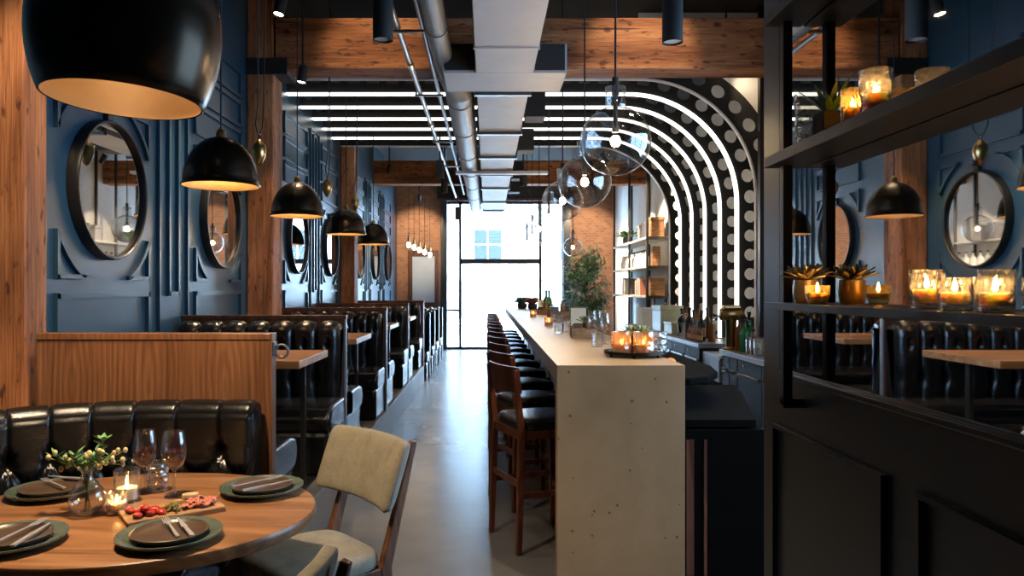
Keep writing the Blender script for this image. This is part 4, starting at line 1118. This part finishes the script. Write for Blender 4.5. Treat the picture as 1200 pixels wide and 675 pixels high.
def bottle(label, loc, r, h, mat, lab_mat=None, group='bottles on the back bar'):
    t = thing('bottle', label, 'bottle', loc, 0, group)
    MB().lathe([(0, 0), (r, 0), (r, h * .55), (r * .85, h * .64), (r * .36, h * .74), (r * .32, h * .93), (r * .4, h * .94), (r * .4, h), (0, h)], 20).build('glass', mat, t, 50)
    if lab_mat: MB().lathe([(r * 1.015, h * .15), (r * 1.015, h * .45)], 20).build('label', lab_mat, t, 50)
    MB().lathe([(0, h * .93), (r * .42, h * .93), (r * .42, h * 1.02), (0, h * 1.02)], 12).build('cap', M['black'], t, 50)
    return t
for x, y, lab, mt in ((.90, 11.2, 'tall dark bottle far along the bar, left of a pair', 'bottle_dark'), (.91, 10.8, 'tall green bottle far along the bar, right of a pair', 'bottle_green')):
    bottle(lab, (x, y, BT), .045, .34, M[mt], None, 'bottles at the far bar end')
# oranges/garnish by bar end
for k, (x, y) in enumerate(((1.01, 4.20), (1.06, 4.28), (1.03, 4.35), (1.10, 4.40))):
    o = MB().ball((0, 0, .03), .033, 12, 8).build('orange', plain('orange_peel', (.45, .16, .03), .5) if k == 0 else bpy.data.materials['orange_peel'], None, 60)
    o.location = (x, y, 1.02); tag(o, 'dried orange garnish on the drain shelf right of the bar tray, ' + ('nearest', 'second', 'third', 'farthest')[k] + ' one', 'fruit', 'garnish fruit behind the bar end')

# ------------------------------------------------------------------ back bar
BBX, BBZ = 2.30, .90
def cabinet(label, y0, y1, top=True):
    t = thing('back_bar_cabinet', label, 'cabinet', (BBX, y0, 0), 0, 'back bar fridges')
    w_ = y1 - y0; d = XR - .02 - BBX
    MB().box(.03, d, .004, w_ - .004, .08, BBZ - .052).build('body', M['black'], t, None, .003)
    MB().box(.07, d, .01, w_ - .01, 0, .08).build('kick_plate', M['blackmatt'], t)
    n = 2
    for k in range(n):
        a = .012 + k * (w_ - .012) / n; b = a + (w_ - .012) / n - .012
        dr = MB().box(0, .03, a, b, .10, .70).box(.0, .03, a, b, .73, BBZ - .06).build('door', M['bluedoor'], t, None, .004)
        MB().box(-.022, .012, a + .04, b - .04, .695, .728).build('handle', M['chrome'], dr, None, .004)
        MB().lathe([(0, 0), (.014, 0), (.014, .012), (0, .014)], 14, M=Matrix.Translation((-.0, (a + b) / 2 + .12, .80)) @ Matrix.Rotation(-PI / 2, 4, 'Y')).build('lock', M['chrome'], dr, 50)
    return t
for k, (a, b) in enumerate(((5.55, 6.75), (6.75, 7.2), (7.95, 9.15), (9.15, 10.35), (10.35, 11.55), (11.55, 12.2))):
    cabinet('slate steel back bar fridge, ' + ('nearest to the viewer, beside the partition', 'narrow one just before the drop sink', 'first beyond the drop sink', 'second beyond the drop sink', 'third beyond the drop sink', 'farthest one under the shelf unit')[k], a, b)
o = MB().box(BBX - .02, XR - .01, 5.5, 7.22, BBZ - .05, BBZ).build('worktop', M['steel'], None, None, .004); tag(o, 'near section of the steel back bar worktop', 'worktop')
o = MB().box(BBX - .02, XR - .01, 7.93, 12.25, BBZ - .05, BBZ).build('worktop', M['steel'], None, None, .004); tag(o, 'far section of the steel back bar worktop under the lit arch', 'worktop')
t = thing('hand_sink', 'small dropped steel sink between the two back bar worktops', 'sink', (BBX + .02, 7.24, 0))
MB().box(0, .70, .10, .67, .55, .82).build('basin', M['steel'], t, None, .01)
MB().box(.03, .60, .12, .65, .0, .55).build('stand', M['blackmatt'], t)
MB().tube([(.55, .3, .82), (.55, .3, 1.05), (.48, .3, 1.10), (.38, .3, 1.08), (.36, .3, 1.02)], .012, 8).build('tap', M['chrome'], t, 60)
def bb(px, X=2.45): return F * X / (px - CX)
BL = [(799, 2.42, .05, .34, 'bottle_dark', 'label'), (804, 2.55, .045, .36, 'bottle_amber', None), (808, 2.40, .05, .36, 'bottle_dark', None), (813, 2.5, .048, .33, 'bottle_dark', 'label'), (818, 2.62, .05, .38, 'bottle_amber', None),
      (822, 2.42, .048, .34, 'bottle_dark', 'label'), (829, 2.6, .045, .36, 'bottle_dark', None), (834, 2.5, .04, .30, 'bottle_amber', None), (867, 2.42, .045, .33, 'bottle_amber', None), (870, 2.55, .045, .36, 'bottle_dark', None),
      (873, 2.42, .05, .30, 'bottle_green', None), (879, 2.55, .045, .31, 'bottle_green', None), (883, 2.42, .04, .22, 'bottle_amber', 'label')]
WHERE = ['leftmost', 'second from the left', 'third from the left', 'fourth from the left', 'fifth from the left', 'sixth from the left', 'seventh from the left', 'last before the brass tap tower',
         'first right of the brass tap tower', 'second right of the tap tower', 'bright green one right of the tap tower', 'second green one right of the tap tower', 'short one beside the tumblers']
for (px, X, r, h, mt, lb), wh in zip(BL, WHERE):
    y = bb(px, X)
    if 7.22 < y < 7.93: y = 7.15 if y < 7.55 else 7.98
    bottle({'bottle_dark': 'dark', 'bottle_amber': 'amber', 'bottle_green': 'green'}[mt] + ' bottle on the back bar, ' + wh, (X, y, BBZ), r, h, M[mt], M['label'] if lb else None)
t = thing('tap_tower', 'brass tap tower with a bronze drum head on the back bar', 'tap tower', (2.37, 7.13, BBZ))
MB().lathe([(0, 0), (.08, 0), (.08, .015), (.05, .03), (.05, .28), (.06, .30), (0, .30)], 24).build('column', M['brass'], t, 50)
R90 = Matrix.Translation((0, 0, .345)) @ Matrix.Rotation(PI / 2, 4, 'Y')
MB().lathe([(0, -.11), (.05, -.11), (.06, -.10), (.06, .10), (.05, .11), (0, .11)], 28, M=R90).build('drum', M['brass'], t, 50)
MB().box(-.08, .08, -.05, .05, .40, .43).build('top_plate', M['brass'], t, None, .008)
MB().tube([(-.1, 0, .33), (-.16, 0, .31), (-.17, 0, .25)], .012, 8).build('spout', M['chrome'], t, 60)
WB = ['leftmost', 'second', 'third', 'fourth', 'fifth', 'last']
for k, px in enumerate((826, 831, 836, 841, 845, 849)):
    y = bb(px, 2.36)
    if 7.2 < y < 8.0: y = 8.0 + .09 * (6 - k)
    bottle('small brown dropper bottle at the front edge of the back bar, ' + WB[k] + ' of its row', (2.35, y, BBZ), .026, .17, M['bottle_amber'], M['label'], 'dropper bottles on the back bar')
tb = None
for k, (X, y, wh) in enumerate(((2.40, 6.60, 'front left'), (2.49, 6.60, 'front middle'), (2.40, 6.70, 'back left'), (2.49, 6.70, 'back middle'), (2.40, 6.50, 'nearest left'), (2.49, 6.50, 'nearest right'))):
    if tb is None:
        tb = MB().lathe([(0.0001, .004), (.036, .003), (.036, 0), (.042, .15), (.04, .15), (.034, .012), (0.0001, .012)], 22).build('tumbler', M['cutglass'], None, 50); q = tb
    else: q = tb.copy(); COL.objects.link(q)
    q.location = (X, y, BBZ); tag(q, 'tall clear tumbler at the right end of the back bar, ' + wh + ' of the cluster', 'glass', 'tumblers on the back bar')
# lidded boxes and machines at the far back bar
def crate(label, c, sx, sy, sz, mat, lid=True, name='storage_box', group='boxes on the back bar'):
    t = thing(name, label, 'box', c, 0, group)
    MB().box(-sx / 2, sx / 2, -sy / 2, sy / 2, 0, sz * (.82 if lid else 1)).build('body', mat, t, None, .006)
    if lid: MB().box(-sx / 2 - .008, sx / 2 + .008, -sy / 2 - .008, sy / 2 + .008, sz * .82, sz).build('lid', mat, t, None, .006)
    return t
crate('pale green metal bread box on the back bar left of the bottles', (2.5, 10.2, BBZ), .30, .50, .36, plain('sage_metal', (.30, .31, .22), .35, .3))
crate('low sage drawer box under the bread box on the back bar front edge', (2.47, 9.55, BBZ), .24, .40, .16, bpy.data.materials['sage_metal'])
crate('white appliance box on the back bar, left of the bread box', (2.45, 11.2, BBZ), .26, .36, .30, M['white'])
t = thing('ice_bucket', 'polished steel ice bucket on the back bar beside the dark bottles', 'bucket', (2.45, 9.45 - .35, BBZ))
MB().lathe([(0, 0), (.07, 0), (.095, .17), (.1, .175), (.09, .175), (.066, .01), (0, .01)], 26).build('body', M['chrome'], t, 50)
MB().tube([(.095 * math.cos(a), 0, .17 + .11 * math.sin(a)) for a in [PI * k / 10 for k in range(11)]], .005, 6).build('handle', M['chrome'], t, 60)
for k, (X, y, h) in enumerate(((2.62, 11.5, .42), (2.72, 11.2, .40), (2.65, 10.85, .44), (2.75, 10.6, .40), (2.68, 11.8, .42), (2.78, 11.45, .40))):
    bottle('dark bottle at the far back bar below the shelf unit, ' + ('farthest but one', 'third', 'fourth', 'nearest', 'farthest', 'in the middle behind')[k], (X, y, BBZ), .05, h, M['bottle_dark'] if k % 2 else M['bottle_amber'], None, 'bottles below the shelf unit')

# ------------------------------------------------------------------ shelf unit
SX0, SX1, SY0, SY1 = 2.68, 3.05, 12.3, 15.5
t = thing('shelf_unit', 'tall open black metal shelf unit against the right wall beyond the lit arch', 'shelf', (SX0, SY0, 0))
for y in (0, 1.55, SY1 - SY0):
    for x in (0, SX1 - SX0): MB().box(x - .02, x + .02, y - .02, y + .02, 0, 4.28).build('upright', M['black'], t, None, .003)
SZ = (1.37, 1.87, 2.36)
for z in SZ: MB().box(-.02, SX1 - SX0 + .02, -.02, SY1 - SY0 + .02, z - .035, z).build('shelf_board', M['white'] if False else M['ledoff'], t, None, .003)
for z in SZ: MB().box(-.022, SX1 - SX0 + .022, -.026, -.019, z - .05, z + .004).build('edge_trim', M['black'], t)
for k, (y, z, w_, h, mt) in enumerate(((.22, 0, .34, .30, 'crate'), (.22, 1, .16, .34, 'crate'), (.20, 2, .30, .34, 'crate'), (.65, 2, .26, .30, 'book_k'), (1.05, 2, .26, .28, 'book_k'))):
    c = (2.87, SY0 + y, SZ[z])
    crate(('brown wicker box on the lowest shelf at the near end of the shelf unit', 'upright tan box on the middle shelf at the near end of the shelf unit', 'brown box on the top shelf at the near end of the shelf unit',
           'charcoal box on the top shelf, second from the near end', 'charcoal box on the top shelf, third from the near end')[k], c, .24 if k != 1 else .14, w_ * .8, h, M[mt], k != 1, 'storage_box', 'boxes on the shelf unit')
bk = 0
for z, y0, n, sgn in ((0, .75, 8, 'lowest'), (0, 2.2, 6, 'lowest'), (1, 2.3, 0, 'middle')):
    y = SY0 + y0
    for k in range(n):
        th = RND.uniform(.045, .075); h = RND.uniform(.26, .34)
        mt = M[('book_b', 'book_w', 'book_b', 'book_w', 'book_k')[bk % 5]] if y0 < 1 else M[('book_w', 'book_w', 'book_k')[bk % 3]]
        o = MB().box(-.11, .11, 0, th, 0, h).build('book', mt, None, None, .004); o.location = (2.84, y, SZ[z]); y += th + .004; bk += 1
        tag(o, ('book in the brown row' if y0 < 1 else 'book in the pale row') + ' on the ' + sgn + ' shelf, ' + ORD[k] + ' from the near side', 'book', 'books on the shelf unit')
for k in range(9):
    y = SY0 + .62 + .2 * k
    bottle('small pale bottle on the middle shelf of the shelf unit, ' + ORD[k] + ' from the near side', (2.80, y, SZ[1]), .055, .30, M['white'] if k % 3 else M['book_w'], None, 'bottles on the middle shelf')
rosette('small green potted plant on the top shelf at the far end', (2.84, 14.9, SZ[2]), .22, 26, (M['leaf'], M['pot']), (.10, .16))
o = MB().lathe([(0, 0), (.08, 0), (.10, .1), (.06, .24), (.07, .28), (.05, .28), (.04, .24), (0, .02)], 24).build('jug', M['white'], None, 50); o.location = (2.82, 15.0, SZ[1]); tag(o, 'white jug on the middle shelf at the far end', 'jug')

# ------------------------------------------------------------------ leafy tree beyond the bar
TX, TY = 2.08, 15.35
t = thing('potted_tree', 'tall leafy green tree beyond the bar beside the shelf unit', 'tree', (TX, TY, 0))
MB().lathe([(0, 0), (.20, 0), (.24, .42), (.22, .42), (.21, .38), (0, .37)], 28).build('planter', M['pot'], t, 50)
tr = MB(); lf = MB(); lf2 = MB()
tr.tube([(0, 0, .37), (.02, .01, .9), (-.02, 0, 1.5), (.03, 0, 2.1)], [.03, .026, .02, .01], 8)
for k in range(135):
    z = RND.uniform(.80, 2.25); a = RND.uniform(0, 2 * PI); R_ = .37 * (1 - ((z - 1.35) / 1.2) ** 2) + .06
    e = Vector((R_ * math.cos(a), R_ * math.sin(a) * .9, z + RND.uniform(-.05, .12))); b = Vector((0, 0, z - .18))
    tr.tube([b, b.lerp(e, .5) + Vector((0, 0, .06)), e], [.007, .005, .002], 4)
    for q in range(26):
        f = RND.uniform(.3, 1.05); p = b.lerp(e, f) + Vector((RND.gauss(0, .045), RND.gauss(0, .045), RND.gauss(0, .045)))
        d = (RND.uniform(-1, 1) + math.cos(a) * .6, RND.uniform(-1, 1) + math.sin(a) * .6, RND.uniform(-.9, .35))
        leafshape(lf if q % 3 else lf2, p, d, RND.uniform(.07, .13), RND.uniform(.025, .04))
tr.build('trunk', M['walnut_dark'], t, 60); lf.build('foliage', M['leafdark'], t, 70); lf2.build('bright_foliage', M['leaf'], t, 70)

# ------------------------------------------------------------------ far end fittings
t = thing('wall_frame', 'brown framed pale blue panel on the far wall left of the street window', 'picture', (-1.55, YF - .03, 0), 0)
MB().box(-.27, .27, 0, .02, 1.15, 2.27).build('panel', M['artpanel'], t)
for a, b, c, d in ((-.37, -.27, 1.0, 2.42), (.27, .37, 1.0, 2.42), (-.27, .27, 2.27, 2.42), (-.27, .27, 1.0, 1.15)): MB().box(a, b, -.02, .025, c, d).build('frame_rail', M['walnut_dark'], t, None, .004)
for k in range(5):
    p = on_depth(479 + 6.2 * k, 287 + 2.9 * k, 14.6 + .35 * k)
    if k == 0:
        t = thing('bulb_pendant', '', 'pendant lamp', p, 0, 'bare bulb lamps near the far left brick wall')
        MB().ball((0, 0, 0), .042, 12, 8, (1, 1, 1.3)).build('bulb', M['lens'], t, 60)
        MB().lathe([(0, .06), (.028, .06), (.024, .16), (0, .16)], 12).build('socket', M['brass'], t, 50)
        MB().tube([(0, 0, .15), (0, 0, 3.5 - p.z)], .005, 6).build('cord', M['blackmatt'], t); bp = t
    else: t = dup(bp, '', p)
    t['label'] = 'bare glowing bulb lamp near the far left brick wall, ' + ('leftmost', 'second from the left', 'middle', 'fourth from the left', 'rightmost')[k]
t = thing('wall_unit', 'dark timber boxed header above the street window', 'header', (0, YF - .3, 3.62))
MB().box(-1.2, 1.95, 0, .28, 0, .42).build('box', M['blackmatt'], t, None, .004)
MB().box(-1.2, 1.95, -.02, 0, -.03, .03).build('lip', M['walnut_dark'], t)
t = thing('wall_post', 'dark blue steel post at the left side of the street window', 'post', (-1.0, YF - .15, 0)); MB().box(-.13, .03, 0, .12, 0, ZC - .002).build('shaft', M['navy'], t, None, .004)
t = thing('wall_post', 'dark blue steel post at the right side of the street window', 'post', (1.9, YF - .15, 0)); MB().box(-.06, .12, 0, .12, 0, ZC - .002).build('shaft', M['navy'], t, None, .004)

# ------------------------------------------------------------------ mirrored partition on the right
PX, PY0, PY1 = .90, -.6, 2.39
part = struct(MB().box(PX, PX + .09, PY0, PY1, 0, 1.237).box(PX + .03, PX + .09, PY0, PY1, 1.237, 3.0).box(PX, PX + .09, 2.255, PY1, 1.237, 3.0).box(PX, PX + .09, PY0, 2.255, 2.9, 3.0).build('wall_partition', M['navy'], None, None, .003))
MB().box(PX + .012, PX + .03, PY0 + .01, 2.255, 1.245, 2.9).build('mirror_glass', M['mirror'], part)
MB().box(PX - .012, PX + .012, PY0, 2.255, 1.228, 1.246).build('mirror_sill', M['black'], part, None, .004)
MB().box(PX - .006, PX + .014, 2.243, 2.258, 1.246, 2.9).build('mirror_bead', M['black'], part, None, .002)
def pmould(y0, y1, z0, z1):
    m = MB(); r = .016
    return m.tube([(PX - .004, a, b) for a, b in ((y0, z0), (y1, z0), (y1, z1), (y0, z1))], r, 4, True, PI / 4)
for a, b in ((1.66, 2.285), (.75, 1.515), (-.15, .61)): pmould(a, b, .12, 1.073).build('panel_moulding', M['navy'], part)
# shelf rack fixed in front of the mirror
rk = thing('shelf_rack', 'black metal rack of shelves fixed in front of the partition mirror', 'shelf', (PX, 0, 0))
for y in (2.09, .35):
    MB().box(-.062, -.036, y - .014, y + .014, 1.167, 2.9).build('upright', M['rack'], rk, None, .002)
    MB().box(-.062, .001, y - .014, y + .014, 1.160, 1.186).build('foot', M['rack'], rk, None, .002)
    MB().box(-.062, -.036, y - .014, y + .014, 1.186, 1.19).build('joint', M['black'], rk)
for a, b in ((1.44, 1.459), (1.846, 1.876), (2.255, 2.283)):
    MB().box(-.10, .008, -.5, 2.125, a, b).build('shelf_board', M['rack'], rk, None, .002)
LZ, UZ = 1.459, 1.876
# lower shelf
def shelf_y(px, X): return F * X / (px - CX)
rosette('gilded air plant in a gold pot at the far end of the lower mirror shelf', (.852, 1.955, LZ), .062, 24, (M['golden'], M['golden']), (.036, .062), name='air_plant')
def lowc(lab, px, X, r, h, mt, cl, taper=.94):
    return candle_glass(lab, (X, shelf_y(px, X), LZ), r, h, mt, group='candle glasses on the mirror shelves', clabel=cl, taper=taper)
lowc('small round gold tinted candle glass beside the gilded air plant on the lower shelf', 958, .835, .029, .048, M['amberglass'], 'lit tea light in the gold tinted glass on the lower shelf', .75)
lowc('tall plain crystal candle glass on the lower shelf, first of the three', 1086, .845, .030, .076, M['cutglass'], 'lit tea light in the first crystal glass on the lower shelf')
lowc('crosscut crystal candle glass on the lower shelf, in the middle of the three', 1119, .835, .028, .060, M['cutglass'], 'lit tea light in the middle crystal glass on the lower shelf')
lowc('crosscut crystal candle glass on the lower shelf, nearest to the viewer', 1166, .84, .029, .060, M['cutglass'], 'lit tea light in the nearest crystal glass on the lower shelf')
# upper shelf
c = (.845, shelf_y(949, .845), UZ)
o = MB().lathe([(0.0001, .004), (.034, .003), (.034, 0), (.036, .06), (.041, .13), (.039, .13), (.033, .06), (.03, .012), (0.0001, .012)], 26).build('glass_vase', M['cutglass'], None, 50); o.location = c
tag(o, 'cut glass vase at the far end of the upper mirror shelf', 'vase')
t = thing('potted_plant', 'small spiky green plant in a square black pot on the upper shelf', 'plant', (.848, shelf_y(972, .848), UZ))
MB().box(-.03, .03, -.03, .03, 0, .058).build('pot', M['blackmatt'], t, None, .004)
lf = MB()
for k in range(16):
    a = k * 2.4; el = RND.uniform(.7, 1.4); leafshape(lf, (.008 * math.cos(a), .008 * math.sin(a), .055), (math.cos(a) * math.cos(el), math.sin(a) * math.cos(el), math.sin(el)), RND.uniform(.06, .105), .017)
lf.build('leaves', M['leaf'], t, 70)
def upc(lab, px, X, r, h, mt, cl): return candle_glass(lab, (X, shelf_y(px, X), UZ), r, h, mt, group='candle glasses on the mirror shelves', clabel=cl)
upc('gold mercury candle glass beside the black pot on the upper shelf', 999, .85, .026, .085, M['amberglass'], 'lit tea light in the gold glass on the upper shelf')
upc('ribbed clear candle glass on the upper shelf, right of the gold one', 1026, .85, .033, .10, M['cutglass'], 'lit tea light in the ribbed clear glass on the upper shelf')

# ------------------------------------------------------------------ lights and camera
def lamp(name, typ, loc, energy, col, **kw):
    l = bpy.data.lights.new(name, typ); l.energy = energy; l.color = col
    for k, v in kw.items(): setattr(l, k, v)
    o = bpy.data.objects.new(name, l); COL.objects.link(o); o.location = loc; return o
def aim(o, p): o.rotation_euler = (Vector(p) - o.location).to_track_quat('-Z', 'Y').to_euler()
WARM = (1, .76, .50); SOFT = (1, .82, .62)
def spot(loc, to, e, ang, col=WARM, blend=.6, rad=.04):
    o = lamp('spot_lamp', 'SPOT', loc, e, col, spot_size=math.radians(ang), spot_blend=blend, shadow_soft_size=rad); aim(o, to); return o
for (x, y, z, _), e in zip(SPOTS, (20, 80, 60, 40, 60, 40)): spot((x, y, z - .01), (x, y + .001, 0), e, 75, SOFT)
for (l, a, _), e in zip(HEADS, (150, 90, 280, 150, 120, 160, 180, 650, 650, 650, 12, 40, 30)):
    d = (Vector(a) - Vector(l)).normalized(); spot(Vector(l) + d * .09, a, e, 40 if l == (-1.2, 2.2, 3.95) else 60)
spot((-1.185, 2.39, 2.19), (-1.185, 2.39, 0), 80, 125, (1, .74, .48), .5, .06)
for w_, h_, loc, rot in ((wx1 - wx0, wz1 - .1, ((wx0 + wx1) / 2, YF + .25, wz1 / 2), (-PI / 2, 0, 0)), (ry1 - ry0, rz1 - rz0, (XR + .2, (ry0 + ry1) / 2, (rz0 + rz1) / 2), (PI / 2, 0, PI / 2))):  # portals at the street window and the added side window
    o = lamp('window_light', 'AREA', loc, 1, (1, 1, 1), shape='RECTANGLE', size=w_, size_y=h_); o.rotation_euler = rot
    o.data.cycles.is_portal = True
wd = bpy.data.worlds.new('sky'); sc.world = wd; wd.use_nodes = True
bg = wd.node_tree.nodes['Background']; bg.inputs['Color'].default_value = (.52, .76, 1, 1); bg.inputs['Strength'].default_value = 45.0
cam = bpy.data.cameras.new('camera'); co = bpy.data.objects.new('camera', cam); COL.objects.link(co)
co.location = (0, 0, EYE); co.rotation_euler = (PI / 2, 0, 0)
cam.sensor_width = 36; cam.lens = F / 1200 * 36; cam.shift_x = (600 - CX) / 1200; cam.clip_start = .05; cam.clip_end = 200
sc.camera = co
vs_ = sc.view_settings; vs_.view_transform = 'Standard'; vs_.look = 'None'; vs_.exposure = 0.82; vs_.gamma = 1; vs_.use_curve_mapping = False
cy = sc.cycles
cy.max_bounces = 10; cy.diffuse_bounces = 4; cy.glossy_bounces = 5; cy.transparent_max_bounces = 24; cy.sample_clamp_indirect = 4.0
cy.caustics_reflective = False; cy.caustics_refractive = False; cy.use_denoising = True
